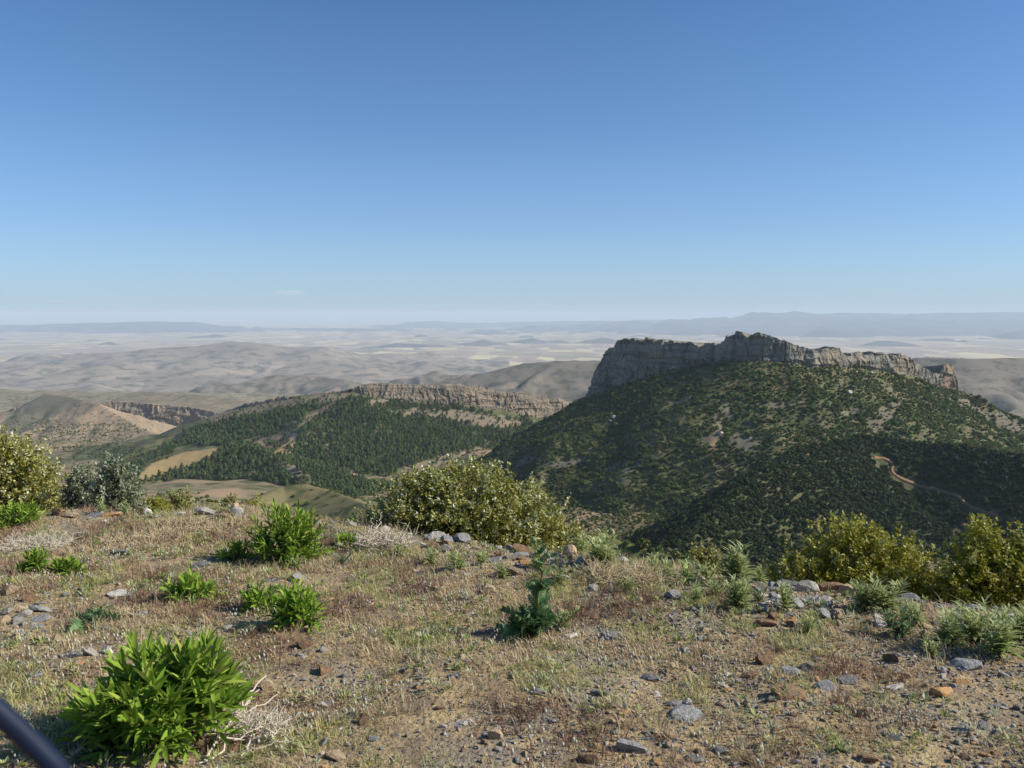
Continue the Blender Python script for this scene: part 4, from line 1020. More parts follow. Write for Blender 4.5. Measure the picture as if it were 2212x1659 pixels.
def m_green(name, stops, rough=.5, trans=.3, spec=.35, rib=None):
    t = NT(name, rough, spec); c = t.ramp(t.attr('tint'), stops)
    h = t.n("ShaderNodeHueSaturation"); t.l(t.math('ADD', .88, t.math('MULTIPLY', t.orand(), .24)), h.inputs["Value"]); t.l(c, h.inputs["Color"])
    t.color(h.outputs[0]); t.translucent(h.outputs[0], trans); return t.m
M_LEAFY = m_green("leafy_green", [(0, (.07, .125, .014)), (.45, (.16, .27, .026)), (.85, (.25, .38, .045)), (1, (.40, .38, .10))], .68, .28, .18)
M_STEM = m_bark("green_stem", (.13, .16, .04), (.20, .20, .07))
M_DEAD = m_bark("dead_stem", (.50, .43, .32), (.66, .60, .49))
M_STRAWSTEM = m_bark("straw_stem", (.44, .35, .21), (.58, .48, .31))
M_TWIG = m_bark("grey_twig", (.12, .095, .07), (.20, .165, .13))

def dome_plant(rng, rx, ry, h, nst, per, L, lean=(0, 0), shaggy=.30):
    """stems fanning out of one root, leaves set spirally along their upper part"""
    u = rng.uniform(0, 1, nst); ph = rng.uniform(0, 2 * np.pi, nst)
    th = np.arccos(1 - u * .97)                       # from straight up to nearly flat
    tip = np.stack([np.sin(th) * np.cos(ph) * rx, np.sin(th) * np.sin(ph) * ry, np.cos(th) * h * .92 + .06 * h], 1) * rng.uniform(1 - shaggy, 1 + shaggy * .5, nst)[:, None]
    tip[:, 0] += lean[0] * tip[:, 2]; tip[:, 1] += lean[1] * tip[:, 2]
    root = tip * (.12, .12, 0) 
    stems = []; T, D, S, tn = [], [], [], []
    for i in range(nst):
        mid = root[i] * .5 + tip[i] * .5 + (0, 0, .10 * h); t = np.linspace(0, 1, 6)[:, None]
        c = (1 - t) ** 2 * root[i] + 2 * t * (1 - t) * mid + t ** 2 * tip[i]
        stems.append(c); end = c[-1] - c[-2]; end /= np.linalg.norm(end)
        end = end * .75 + np.array((0, 0, .35)); end /= np.linalg.norm(end)
        a = np.cross(end, (0, 0, 1.0)) if abs(end[2]) < .97 else np.array((1., 0, 0)); a /= np.linalg.norm(a); b = np.cross(end, a)
        for k in range(per):
            q = k / (per - 1); s = .50 + .5 * q; p = (1 - s) ** 2 * root[i] + 2 * s * (1 - s) * mid + s * s * tip[i]
            an = k * 2.4 + i; open_ = 1.15 * (1 - q) + .25
            d = end * math.cos(open_) + (a * math.cos(an) + b * math.sin(an)) * math.sin(open_)
            T.append(p); D.append(d + rng.normal(0, .12, 3)); S.append(L * rng.uniform(.75, 1.15) * (1 - .35 * q) * (.75 + .25 * min(1, q * 4)))
            tn.append(np.clip(.28 + .50 * q + rng.normal(0, .18), 0, .9) if rng.random() > .02 else 1.0)  # leaves darker towards the stem base: inner shade put into the tint
    return stems, np.array(T), np.array(D), np.array(S), np.array(tn)

def leaf_mesh(name, V, f, t, mat): return mesh_np(name, V, f, [mat], True, {"tint": t})
def stems_mesh(name, curves, r0, r1, mat, n=4):
    parts = []
    for c in curves:
        v, f = tube(c, np.linspace(r0, r1, len(c)), n); parts.append((v, f, np.zeros(len(v)), 0))
    V, f, t, m = join(parts); return mesh_np(name, V, f, [mat], True)

def leafy_plant(X, Y, wpx, hpx, seed, lab, nst, per, Lf=.20, single=0, mat=None, sparse=1.0, ratio=.8):
    rng = np.random.default_rng(seed); p = gp(X, Y); k = p[1] / F; rx = wpx * k * .5; h = hpx * k * 1.08
    root = empty("leafy_plant", p); tag(root, lab, "plant", "bright green leafy plants")
    stems, T, D, S, tn = dome_plant(rng, rx * .9, rx * ratio, h * .88, nst, per, Lf)
    obj("stems", stems_mesh("stems", stems, .004, .002, M_STEM), root)
    R = frames(D, roll=rng.normal(0, .5, len(T)))
    pick = np.zeros(len(T), bool)
    if single:
        score = -T[:, 1] / rx + .9 * T[:, 2] / h + .3 * np.abs(T[:, 0]) / rx
        pick[np.argsort(-score)[:single]] = True
        lm = []
        for i in range(3):
            for q in range(5):
                me = mesh_np("leaf", LANCE[i][0], LANCE[i][1], [mat or M_LEAFY], True, {"tint": np.full(len(LANCE[i][0]), .25 + q * .16)}); lm.append(me)
        for i in np.nonzero(pick)[0]:
            o = obj("leaf", lm[int(rng.integers(0, 3)) * 5 + int(np.clip(tn[i] * 5, 0, 4))], root)
            M = Matrix(R[i].tolist()).to_4x4(); M = Matrix.Translation(T[i].tolist()) @ M @ Matrix.Diagonal((S[i], S[i], S[i], 1)); o.matrix_local = M
    parts = []
    typ = rng.integers(0, 3, len(T))
    for i in range(3):
        s = (typ == i) & ~pick
        if s.any():
            v, f, t = place(LANCE[i][0], LANCE[i][1], R[s], T[s], S[s], tn[s]); parts.append((v, f, t, 0))
    V, f, t, m = join(parts)
    tag(obj("foliage", leaf_mesh("foliage", V, f, t, mat or M_LEAFY), root), kind="stuff")
    return root
leafy_plant(350, 1592, 400, 215, 801, "largest bright green leafy bush at the lower left", 130, 13, .108, single=300, ratio=.95)
leafy_plant(620, 1214, 205, 128, 802, "tall bright green leafy bush on the crest left of the central shrub", 110, 12, .08)
leafy_plant(36, 1138, 120, 56, 803, "bright green plant at the left edge below the olive tree", 60, 10, .075)
leafy_plant(76, 1240, 84, 52, 804, "small green plant at left, leftmost of the close pair", 28, 9, .075)
leafy_plant(146, 1244, 84, 44, 805, "small green plant at left, right one of the close pair", 28, 9, .07)
leafy_plant(412, 1300, 125, 64, 806, "low green plant in the middle of the left grass", 34, 9, .078)
leafy_plant(566, 1322, 95, 66, 807, "green plant just left of the larger spreading green plant", 26, 9, .08)
leafy_plant(640, 1356, 140, 92, 808, "spreading green plant left of centre, nearest of the small ones", 48, 10, .08)
leafy_plant(750, 1178, 44, 26, 809, "tiny green plant left of the pale dead brush", 20, 8, .06)
leafy_plant(512, 1210, 90, 46, 810, "small yellowish green plant left of the tall leafy bush", 26, 8, .065)
leafy_plant(210, 1186, 44, 20, 811, "tiny green tuft in the dry grass at far left", 10, 7, .045)

# ---- evergreen oak bushes
def m_oak(name, stops): return m_leaf(name, stops, .6, .22, .2, .08, .008)
OAK = {"olive": m_oak("olive_leaves", [(0, (.065, .07, .014)), (.35, (.215, .205, .03)), (.65, (.33, .315, .075)), (.85, (.49, .50, .25)), (1, (.64, .66, .48))]),
       "yellow": m_oak("yellow_green_leaves", [(0, (.075, .085, .010)), (.35, (.25, .25, .02)), (.7, (.38, .37, .05)), (.9, (.44, .43, .11)), (1, (.54, .54, .28))]),
       "grey": m_oak("grey_green_leaves", [(0, (.06, .07, .035)), (.4, (.17, .195, .11)), (.8, (.29, .32, .21)), (1, (.42, .45, .34))])}
def oak(name, base, lobes, nspray, lsize, pal, seed, lab, cat="shrub", group="evergreen bushes along the crest", per=15, bare=False):
    """lobes: (dx, dy, dz, rx, ry, rz) from the foot of the bush"""
    rng = np.random.default_rng(seed); root = empty(name, base); tag(root, lab, cat, group)
    lb = np.array(lobes); wt = lb[:, 3] * lb[:, 5]; wt = wt / wt.sum()
    tr = []; br = []
    for l in lb:
        c = l[:3]; mid = c * (.35, .35, .5) + rng.normal(0, .03, 3); t = np.linspace(0, 1, 6)[:, None]; g = []
        tr.append(2 * t * (1 - t) * mid + t ** 2 * c + (1 - t) ** 2 * np.array((rng.normal(0, .02), rng.normal(0, .02), -.12)))
        for _ in range(9):
            d = rng.normal(size=3); d[2] = abs(d[2]) * .8; d /= np.linalg.norm(d); e = c + d * l[3:6] * rng.uniform(.75, 1.08); s = c * .55
            g.append((1 - t) ** 2 * s + 2 * t * (1 - t) * (s * .5 + e * .5 + (0, 0, .03)) + t ** 2 * e)
        br.append(g)
    tk = obj("trunk", stems_mesh("trunk", tr, .020, .008, M_TWIG, 5), root)
    for g in br: obj("branch", stems_mesh("branch", g, .008, .0025, M_TWIG, 4), tk)
    li = rng.choice(len(lb), nspray, p=wt); d = rng.normal(size=(nspray, 3)); d[:, 2] = d[:, 2] * .9 + .12; d /= np.linalg.norm(d, axis=1)[:, None]
    lump = 1 + .38 * pn3(d * 2.3 + li[:, None] * 5.1, seed) * 1.5 + .24 * pn3(d * 5.5 + li[:, None] * 3.7, seed + 1) * 1.5
    rad = np.clip(rng.uniform(.15, 1, nspray) ** .42, 0, 1) * lump
    c = lb[li, :3] + d * rad[:, None] * lb[li, 3:6]
    ax = d * .8 + (0, 0, .55) + rng.normal(0, .35, (nspray, 3)); ax /= np.linalg.norm(ax, axis=1)[:, None]
    twig = rng.uniform(.5, 1.5, nspray) * lsize * 3.2
    T = (c[:, None] + ax[:, None] * (twig[:, None] * rng.uniform(0, 1, (nspray, per)))[..., None] + rng.normal(0, lsize * .28, (nspray, per, 3))).reshape(-1, 3)
    D = (ax[:, None] * .7 + rng.normal(0, .75, (nspray, per, 3))).reshape(-1, 3)
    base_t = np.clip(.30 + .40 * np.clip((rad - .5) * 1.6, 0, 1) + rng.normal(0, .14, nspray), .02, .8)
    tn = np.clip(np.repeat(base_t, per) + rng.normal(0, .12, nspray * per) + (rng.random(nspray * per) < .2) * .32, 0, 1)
    keep = T[:, 2] > -.02
    v, f, t = place(DIAMOND[0], DIAMOND[1], frames(D[keep], roll=rng.uniform(-.9, .9, keep.sum())), T[keep], lsize * rng.uniform(.7, 1.3, keep.sum()), tn[keep])
    tag(obj("crown", mesh_np("crown", v, f, [OAK[pal]], False, {"tint": t}), root), kind="stuff")
    return root
def bush(X0, X1, Ytop, Ybase, d, shape, n, ls, pal, seed, lab, name="oak_shrub", cat="shrub", group="evergreen bushes along the crest"):
    """bush seen between two bearings at distance d; shape in units of its half width and height"""
    cx = (X0 + X1) / 2; p = at_dist(cx, d); p[2] = min(p[2], P(cx, Ybase, d)[2]) if Ybase else p[2]
    zt = P(cx, Ytop, d)[2]; hw = (X1 - X0) / 2 / F * d; h = zt - p[2]
    lob = [(a * hw, b * hw, c * h, rx * hw, ry * hw, rz * h) for a, b, c, rx, ry, rz in shape]
    return oak(name, p, lob, n, ls, pal, seed, lab, cat, group)
bush(762, 1310, 1012, None, 6.75, [(-.42, .1, .52, .42, .5, .38), (-.05, .0, .62, .46, .5, .36), (.28, -.05, .42, .36, .45, .36), (-.62, 0, .34, .32, .4, .28), (.56, -.15, .22, .30, .35, .24), (-.02, -.25, .28, .62, .4, .28), (-.12, 0, .84, .22, .3, .14), (.80, -.25, .06, .24, .25, .16), (-.45, .0, .80, .16, .2, .12)],
     3300, .026, "olive", 901, "large olive and silver leaved shrub at the centre of the crest")
bush(1665, 2085, 1142, None, 5.5, [(-.55, 0, .40, .40, .4, .34), (-.1, .1, .62, .42, .4, .36), (.35, 0, .48, .45, .4, .38), (.05, -.2, .34, .75, .4, .32), (.02, .1, .88, .20, .25, .14), (.72, -.1, .28, .28, .3, .25)],
     2300, .023, "yellow", 902, "yellow green shrub on the right crest, the wider one")
bush(2035, 2345, 1146, None, 5.1, [(-.45, 0, .42, .45, .4, .38), (.2, .1, .5, .6, .5, .42), (-.28, .05, .84, .18, .25, .2), (.4, 0, .7, .3, .3, .28)],
     1600, .022, "yellow", 903, "yellow green shrub cut off by the right edge")
bush(1500, 1566, 1184, None, 5.9, [(0, 0, .5, .8, .7, .45), (.3, 0, .75, .4, .4, .25)], 110, .022, "olive", 904, "small brownish shrub between the pale thistles on the crest")
bush(-110, 128, 946, None, 9.4, [(-.1, 0, .55, .75, .6, .40), (.45, -.1, .42, .5, .5, .34), (-.3, 0, .80, .5, .5, .24), (.35, -.2, .22, .55, .5, .25), (-.5, -.2, .3, .5, .5, .3)],
     1500, .036, "olive", 905, "olive brown tree cut off by the left edge", "oak_tree", "tree", "evergreen bushes along the crest")
bush(118, 205, 1020, None, 9.0, [(0, 0, .45, .8, .7, .42), (.3, 0, .75, .5, .5, .26)], 420, .032, "grey", 906, "silvery grey shrub beside the left tree, the lower rounder one", "grey_shrub")
bush(178, 290, 998, None, 8.6, [(.0, 0, .5, .62, .6, .42), (.1, 0, .8, .36, .4, .22), (.55, 0, .35, .4, .4, .3), (-.45, 0, .25, .45, .4, .25)], 560, .031, "grey", 907, "silvery grey shrub with a pointed top right of the lower grey shrub", "grey_shrub")
for i, (X0, X1, Yt, d, pal, lab) in enumerate([(348, 404, 1062, 46, "olive", "round green bush on the tan knoll behind the left crest"), (292, 352, 1078, 45, "yellow", "low yellow green bush on the tan knoll behind the left crest"), (470, 500, 1078, 45, "olive", "tiny bush on the knoll left of the cream stone"),
        (516, 560, 1084, 43, "yellow", "low bush on the knoll right of the cream stone"), (560, 610, 1094, 42, "olive", "bush on the knoll behind the tall leafy bush")]):
    cx = (X0 + X1) / 2; x = (cx - 1106) / F * d; p = np.array((x, d, float(h_nk(np.array([x]), np.array([float(d)]))[0]))); hw = (X1 - X0) / 2 / F * d; h = max(P(cx, Yt, d)[2] - p[2], .35)
    oak("oak_shrub", p, [(-.35 * hw, 0, .45 * h, .6 * hw, .6 * hw, .45 * h), (.35 * hw, 0, .5 * h, .6 * hw, .6 * hw, .5 * h)], 420, .075, pal, 920 + i, lab, "shrub", "small bushes on the knoll")

# ---- pale thistles
M_SAGE = m_green("sage_green", [(0, (.20, .26, .085)), (.5, (.40, .47, .19)), (1, (.60, .64, .36))], .7, .35, .15)
M_THISTLE = m_green("thistle_green", [(0, (.045, .10, .036)), (.5, (.10, .19, .070)), (1, (.24, .33, .15))], .5, .2, .35)
SPIKE = lance(4, .075, .03, .22)
def pale_thistle(X, Y, hpx, seed, lab, nst=5, per=22, mat=None, spread=.5):
    rng = np.random.default_rng(seed); p = gp(X, Y); h = hpx / F * p[1] * 1.2
    root = empty("pale_thistle", p); tag(root, lab, "thistle", "pale thistles")
    st, T, D, S, tn = [], [], [], [], []
    for i in range(nst):
        a = rng.uniform(0, 6.28); w = rng.uniform(.1, 1) * spread * h; hh = h * rng.uniform(.55, 1.0)
        t = np.linspace(0, 1, 6)[:, None]; c = np.array((math.cos(a) * w, math.sin(a) * w, hh)) * t + np.array((0, 0, .1 * h)) * t * (1 - t); st.append(c)
        for k in range(per):
            q = .1 + .9 * k / per; b = rng.uniform(0, 6.28); up = .25 + .9 * q
            T.append(np.array((math.cos(a) * w, math.sin(a) * w, hh)) * q); D.append((math.cos(b), math.sin(b), up + rng.normal(0, .2))); S.append(rng.uniform(.35, .62) * max(h, .07) * (1 - .55 * q)); tn.append(np.clip(.35 + .4 * q + rng.normal(0, .15), 0, 1))
    T, D, S, tn = map(np.array, (T, D, S, tn))
    obj("stem", stems_mesh("stem", st, .003, .0015, M_STEM, 4), root)
    v, f, t = place(SPIKE[0], SPIKE[1], frames(D), T, S, tn)
    tag(obj("foliage", leaf_mesh("foliage", v, f, t, mat or M_SAGE), root), kind="stuff")
for i, (X, Y, h, lab) in enumerate([(1296, 1218, 62, "pale spiny thistle at the right foot of the central shrub"), (1262, 1196, 40, "pale thistle tucked against the right end of the central shrub"), (1440, 1258, 46, "pale thistle right of the straw tangle"),
        (1482, 1262, 50, "pale thistle, second right of the straw tangle"), (1528, 1256, 40, "low pale thistle left of the tall crest thistle"), (1588, 1268, 84, "tall pale thistle standing on the crest before the dark slope"), (1598, 1322, 70, "tall narrow pale thistle on the right stone bank"),
        (1696, 1322, 56, "pale thistle in the middle of the right stone bank"), (1868, 1318, 66, "bushy pale thistle before the wide yellow green shrub"), (1912, 1322, 68, "pale thistle beside the bushy one before the yellow green shrub"), (1745, 1372, 48, "grey green thistle below the right stone bank"),
        (2052, 1398, 74, "pale thistle left of the dense right edge thistles"), (2106, 1392, 80, "dense pale thistle near the right edge"), (2160, 1420, 92, "largest pale thistle near the right edge"), (2204, 1392, 78, "pale thistle cut by the right edge"),
        (930, 1222, 44, "small pale thistle below the central stone heap, left one"), (992, 1230, 46, "small pale thistle below the central stone heap, right one"), (860, 1206, 34, "small pale thistle below the dead brush"), (1040, 1222, 36, "small pale thistle between the stone heap and the tall thistle"),
        (222, 1112, 30, "pale green thistle on the crest under the grey shrubs"), (268, 1112, 28, "pale green thistle on the crest right of the grey shrubs"), (1210, 1262, 40, "pale thistle beside the flat slate slab"), (1356, 1282, 38, "pale thistle below the straw tangle"), (1410, 1240, 44, "pale thistle on the crest behind the straw tangle, right part"), (1320, 1226, 46, "pale thistle on the crest behind the straw tangle, left part"),
        (1548, 1290, 44, "pale thistle left of the tall narrow thistle on the bank"), (1505, 1300, 36, "low pale thistle on the slope below the crest weeds"), (1655, 1262, 40, "pale thistle between the crest slates at right"), (1980, 1350, 52, "pale thistle right of the darker green one"), (2010, 1420, 44, "low pale thistle below the right hand thistles"),
        (640, 1232, 30, "small grey green weed below the tall leafy bush"), (1085, 1250, 34, "small pale thistle left of the tall thistle"), (1160, 1230, 40, "pale thistle half hidden behind the tall thistle")]):
    pale_thistle(X, Y, h, 950 + i, lab, nst=11 if h > 60 else 7, per=26 if h > 60 else 20, spread=.55 if X < 1580 or X > 1700 else .32)
for i, (X, Y, h, lab) in enumerate([(1950, 1378, 66, "darker green thistle below the pale thistles at right"), (738, 1222, 30, "grey green low plant right of the tall leafy bush"), (1640, 1300, 30, "dark green weed on the right stone bank")]):
    pale_thistle(X, Y, h, 990 + i, lab, nst=7, per=20, mat=m_green("weed_green", [(0, (.05, .10, .04)), (.5, (.11, .19, .075)), (1, (.22, .30, .14))], .6, .25) if i != 1 else m_green("weed_grey", [(0, (.12, .15, .10)), (.5, (.22, .26, .18)), (1, (.33, .37, .28))], .6, .25), spread=.8)

# ---- tall dark thistle with lobed spiny leaves
def lobed(n=7, w=.30, seed=0):
    rng = np.random.default_rng(seed); v = [(0, 0, 0)]; f = []
    mid = [0]; 
    for i in range(1, n + 1):
        t = i / n; v.append((t, 0, .10 * t - .22 * t * t)); mid.append(len(v) - 1)
    for s in (-1, 1):
        for i in range(n):
            t = (i + .5) / n; L = w * (math.sin(math.pi * (t * .85 + .12)) ** .8) * rng.uniform(.8, 1.15)
            tip = (t + .10, s * L, .10 * t - .22 * t * t + rng.uniform(.0, .09)); k1 = (t - .035, s * L * .42, .04); k2 = (t + .09, s * L * .40, .03)
            b = len(v); v += [tip, k1, k2]
            f += [(mid[i], mid[i + 1], b + 1), (mid[i + 1], b + 2, b + 1), (b + 1, b + 2, b)]
    return np.array(v), np.array(f)
LOB = [mesh_np("leaf", *lobed(7, .40, s), [M_THISTLE], False, {"tint": np.random.default_rng(s).uniform(.15, 1.0, len(lobed(7, .40, s)[0]))}) for s in range(4)]
def spiny(X, Y, hpx, seed, lab, levels, bend, name="tall_thistle", sprawl=False):
    rng = np.random.default_rng(seed); p = gp(X, Y); k = p[1] / F; h = hpx * k * 1.05
    root = empty(name, p); tag(root, lab, "thistle")
    t = np.linspace(0, 1, 14)[:, None]
    c = np.concatenate([bend[0] * np.sin(t * 2.6) * h + .018 * h * np.sin(t * 11), bend[1] * t * h, t * h], 1)
    obj("stem", stems_mesh("stem", [c], .009, .004, M_STEM, 6), root)
    for i in range(levels):
        basal = i < levels * .30
        q = float(rng.uniform(0, .10)) if basal else float(.08 + .90 * rng.uniform(0, 1) ** 1.55); j = min(13, int(q * 13)); a = i * 2.4 + rng.uniform(-.8, .8)
        L = ((.32 if basal else .21 - .12 * q) * rng.uniform(.7, 1.25)) * (h if not sprawl else hpx * k * 6.0)
        el = (rng.uniform(.1, 1.0) if basal else rng.uniform(.15, 1.15)) if not sprawl else .28 + rng.normal(0, .14)
        d = np.array([(math.cos(a) * math.cos(el), math.sin(a) * math.cos(el), math.sin(el))])
        R = frames(d, roll=rng.normal(0, .9, 1))[0]
        o = obj("leaf", LOB[int(rng.integers(0, 4))], root)
        o.matrix_local = Matrix.Translation(c[j].tolist()) @ Matrix(R.tolist()).to_4x4() @ Matrix.Diagonal((L, L * 1.1, L, 1))
    if not sprawl:
        for dx, zz, r in ((.0, 1.0, .026), (.09, .84, .02), (-.07, .78, .02)):
            v, f = ICO2; v = v * (r * h, r * h, r * h * 1.25) * (1 + .25 * (np.arange(len(v)) % 2))[:, None]
            o = obj("flower_head", mesh_np("flower_head", v, f, [M_THISTLE], False, {"tint": np.full(len(v), .7)}), root); o.location = (float(np.interp(min(zz, 1), t[:, 0], c[:, 0])) + dx * h, 0, zz * h)
            if dx: obj("stem", stems_mesh("stem", [np.array([[float(np.interp(zz - .1, t[:, 0], c[:, 0])), 0, (zz - .1) * h], o.location[:]])], .004, .003, M_STEM, 4), root)
spiny(1142, 1372, 205, 1001, "tall dark green spiny thistle standing right of centre", 96, (.13, .03))
spiny(205, 1346, 34, 1002, "low dark green thistle sprawling at the left", 22, (.3, .1), "sprawling_thistle", True)
pale_thistle(1120, 1366, 60, 1003, "soft green weed at the foot of the tall thistle, left side", 6, 18, m_green("weed_soft", [(0, (.06, .11, .03)), (.5, (.13, .20, .055)), (1, (.22, .29, .10))], .6, .25), .9)
pale_thistle(1205, 1362, 52, 1004, "soft green weed at the foot of the tall thistle, right side", 6, 18, m_green("weed_soft", [(0, (.06, .11, .03)), (.5, (.13, .20, .055)), (1, (.22, .29, .10))], .6, .25), .9)

# ---- dead brush
def dead(X, Y, wpx, hpx, n, seed, lab, mat, main=(), r=.0016, name="dead_brush", reach=.5):
    rng = np.random.default_rng(seed); p = gp(X, Y); k = p[1] / F; w = wpx * k * .5; h = hpx * k
    root = empty(name, p); tag(root, lab, "dead brush")
    cs = []
    for i in range(n):
        a = np.array((rng.uniform(-w, w) * .8, rng.uniform(-w, w) * .55, rng.uniform(0, .25) * h)); a[2] += float(G(p[0] + a[0], p[1] + a[1]) - p[2])
        d = rng.normal(size=3); d[2] = abs(d[2]) * .7; d /= np.linalg.norm(d); L = rng.uniform(.3, 1) * w * reach
        b = a + d * L * (1, 1, min(1, h / (L + 1e-6))); m_ = (a + b) / 2 + rng.normal(0, L * .16, 3)
        t = np.linspace(0, 1, 5)[:, None]; cs.append((1 - t) ** 2 * a + 2 * t * (1 - t) * m_ + t * t * b)
    obj("twigs", stems_mesh("twigs", cs, r, r * .5, mat, 3), root)
    for (x0, y0, x1, y1, rr) in main:
        A_, B_ = gp(x0, y0), P(x1, y1, gp(x1, min(y1 + 30, 1655))[1]); t = np.linspace(0, 1, 9)[:, None]
        c = A_ * (1 - t) + B_ * t + np.array((0, 0, .05 * np.linalg.norm(B_ - A_))) * np.sin(t * 3.1) + rng.normal(0, .011, (9, 3)) * np.sin(t * 3.14); c[:, 2] = np.maximum(c[:, 2], G(c[:, 0], c[:, 1]) + .006)
        obj("branch", stems_mesh("branch", [c - p], rr, rr * .45, mat, 6), root)
dead(535, 1590, 210, 125, 620, 1101, "bleached dead branches beside the big green bush", M_DEAD, [(440, 1652, 575, 1460, .0045), (430, 1654, 610, 1555, .004), (455, 1625, 560, 1490, .0035), (480, 1640, 625, 1600, .003), (470, 1610, 600, 1500, .003), (520, 1640, 600, 1530, .0028), (500, 1600, 545, 1500, .003)], .0019, reach=.45)
dead(835, 1184, 140, 105, 420, 1102, "bleached dead brush left of the central shrub", M_DEAD, [(800, 1180, 826, 1106, .003), (820, 1184, 800, 1118, .0022), (780, 1186, 840, 1140, .0024)], .0024, reach=.6)
dead(1350, 1262, 190, 85, 620, 1103, "straw coloured dry tangle on the crest right of centre", M_STRAWSTEM, (), .0022, reach=.5)
dead(300, 1176, 210, 36, 420, 1104, "mat of dry stems below the orange crest stone", M_STRAWSTEM, (), .0022, reach=.4)
dead(70, 1186, 190, 44, 420, 1105, "mat of dry stems at the left below the bright green plant", M_DEAD, (), .0022, reach=.4)
dead(420, 1150, 220, 40, 420, 1106, "pale dry stems along the crest by the cream stone", M_STRAWSTEM, (), .0022, reach=.4)
dead(96, 1254, 70, 36, 90, 1107, "pale dead twigs between the two small green plants at left", M_DEAD, (), .002, reach=.6)
dead(260, 1330, 140, 36, 150, 1108, "dry stems around the sprawling thistle", M_STRAWSTEM, (), .0018, reach=.5)
dead(720, 1168, 90, 60, 60, 1109, "dark bare twigs right of the tall leafy bush", M_TWIG, (), .0018, reach=.9)
dead(560, 1180, 110, 60, 40, 1110, "dark thin stems left of the tall leafy bush", M_TWIG, (), .0014, reach=.9)

# ---- dry grass cover
M_GRASS = None
t = NT("dry_grass", .85, .15)
c_ = t.ramp(t.attr('tint'), [(0, (.17, .10, .07)), (.2, (.34, .215, .145)), (.4, (.45, .34, .20)), (.6, (.62, .52, .33)), (.78, (.46, .43, .16)), (.9, (.28, .33, .11)), (1, (.50, .52, .40))])
t.color(c_); t.translucent(c_, .3); M_GRASS = t.m
rng = np.random.default_rng(31)
n = 100000; x = rng.uniform(-3.9, 3.3, n); y = 2.15 + 5.4 * rng.uniform(0, 1, n) ** .85
den = .56 + .75 * fbm(x / .5, y / .5, 3, 631) - .30 * sstep(.4, 1.6, x) * sstep(0, .35, fbm(x / .9, y / .9, 2, 633) + .3) - .12 * sstep(0, 1.0, x)
den = np.where(y > yc(x) - .15, den * .7, den)
GX, GY = survey(x, y, G(x, y))
for hp in ([(1580, 1225), (1720, 1235), (1870, 1265), (1900, 1310), (1830, 1350), (1690, 1365), (1590, 1345)], [(915, 1150), (1090, 1155), (1260, 1195), (1250, 1245), (1160, 1235), (1000, 1200), (925, 1195)], [(0, 1290), (100, 1280), (140, 1340), (60, 1395), (0, 1390)]):
    den = np.where(in_poly(GX, GY, hp), den * .22, den)
for sx_, sy_, sr_ in spots:
    if sr_ > .022: den = np.where((x - sx_) ** 2 + ((y - sy_ + sr_ * .6) * .7) ** 2 < (sr_ * 1.25) ** 2, 0, den)
redz = np.exp(-((GX - 720) / 190) ** 2 - ((GY - 1530) / 130) ** 2) + .7 * np.exp(-((GX - 150) / 200) ** 2 - ((GY - 1190) / 50) ** 2)
m = (rng.uniform(0, 1, n) < den * .85) & (y < yc(x) + .5); x, y, redz = x[m], y[m], redz[m]; n = len(x)
red = 1.3 * fbm(x / .8, y / .8, 3, 641); grn = fbm(x / .5, y / .5, 3, 643)
base = np.clip(.45 - .50 * np.clip(red + .10 * (x < .2) + .75 * redz + .05, -.1, 1) + rng.normal(0, .09, n), .03, .66)
base = np.where(grn + .10 * (x > .6) > .22, .82 + rng.normal(0, .06, n), base); base = np.where(rng.random(n) < .09, .97, base); base = np.where(rng.random(n) < .05, .60, base)
hgt = np.clip(np.exp(rng.normal(-3.5, .48, n)), .010, .10) * np.where(base > .8, .8, 1)
per = 7
X_ = np.repeat(x, per) + rng.normal(0, .016, n * per); Y_ = np.repeat(y, per) + rng.normal(0, .016, n * per)
hh = np.repeat(hgt, per) * rng.uniform(.5, 1.15, n * per); a = rng.uniform(0, 6.283, n * per); le = np.abs(rng.normal(0, .9, n * per)) + .15
bx, by = np.cos(a) * le * hh, np.sin(a) * le * hh; wv = rng.uniform(.0010, .0022, n * per)
sx, sy = -np.sin(a) * wv, np.cos(a) * wv; z0 = G(X_, Y_) - .004
q = [np.stack([X_ - sx, Y_ - sy, z0], 1), np.stack([X_ + sx, Y_ + sy, z0], 1), np.stack([X_ + bx * .4 + sx * .8, Y_ + by * .4 + sy * .8, z0 + hh * .62], 1), np.stack([X_ + bx * .4 - sx * .8, Y_ + by * .4 - sy * .8, z0 + hh * .62], 1), np.stack([X_ + bx, Y_ + by, z0 + hh * .95], 1)]
V = np.stack(q, 1).reshape(-1, 3); o5 = (np.arange(n * per) * 5)[:, None]
f = np.concatenate([o5 + (0, 1, 2), o5 + (0, 2, 3), o5 + (3, 2, 4)])
nl = 42000; lx = rng.uniform(-3.7, 3.2, nl); ly = 2.2 + 5.2 * rng.uniform(0, 1, nl) ** .85; lm = (fbm(lx / .5, ly / .5, 3, 631) + .25 > rng.uniform(-.2, .6, nl)) & (ly < yc(lx) + .3); lx, ly = lx[lm], ly[lm]; nl = len(lx)
la = rng.uniform(0, 6.283, nl); ll = rng.uniform(.015, .075, nl); lw_ = rng.uniform(.0008, .0018, nl); ca, sa = np.cos(la), np.sin(la); ex, ey = lx + ca * ll, ly + sa * ll
LV = np.stack([np.stack([lx - sa * lw_, ly + ca * lw_, G(lx, ly) + .004], 1), np.stack([lx + sa * lw_, ly - ca * lw_, G(lx, ly) + .004], 1), np.stack([ex, ey, G(ex, ey) + rng.uniform(.003, .022, nl)], 1)], 1).reshape(-1, 3)
f = np.concatenate([f, len(V) + np.arange(nl * 3).reshape(-1, 3)]); V = np.concatenate([V, LV])
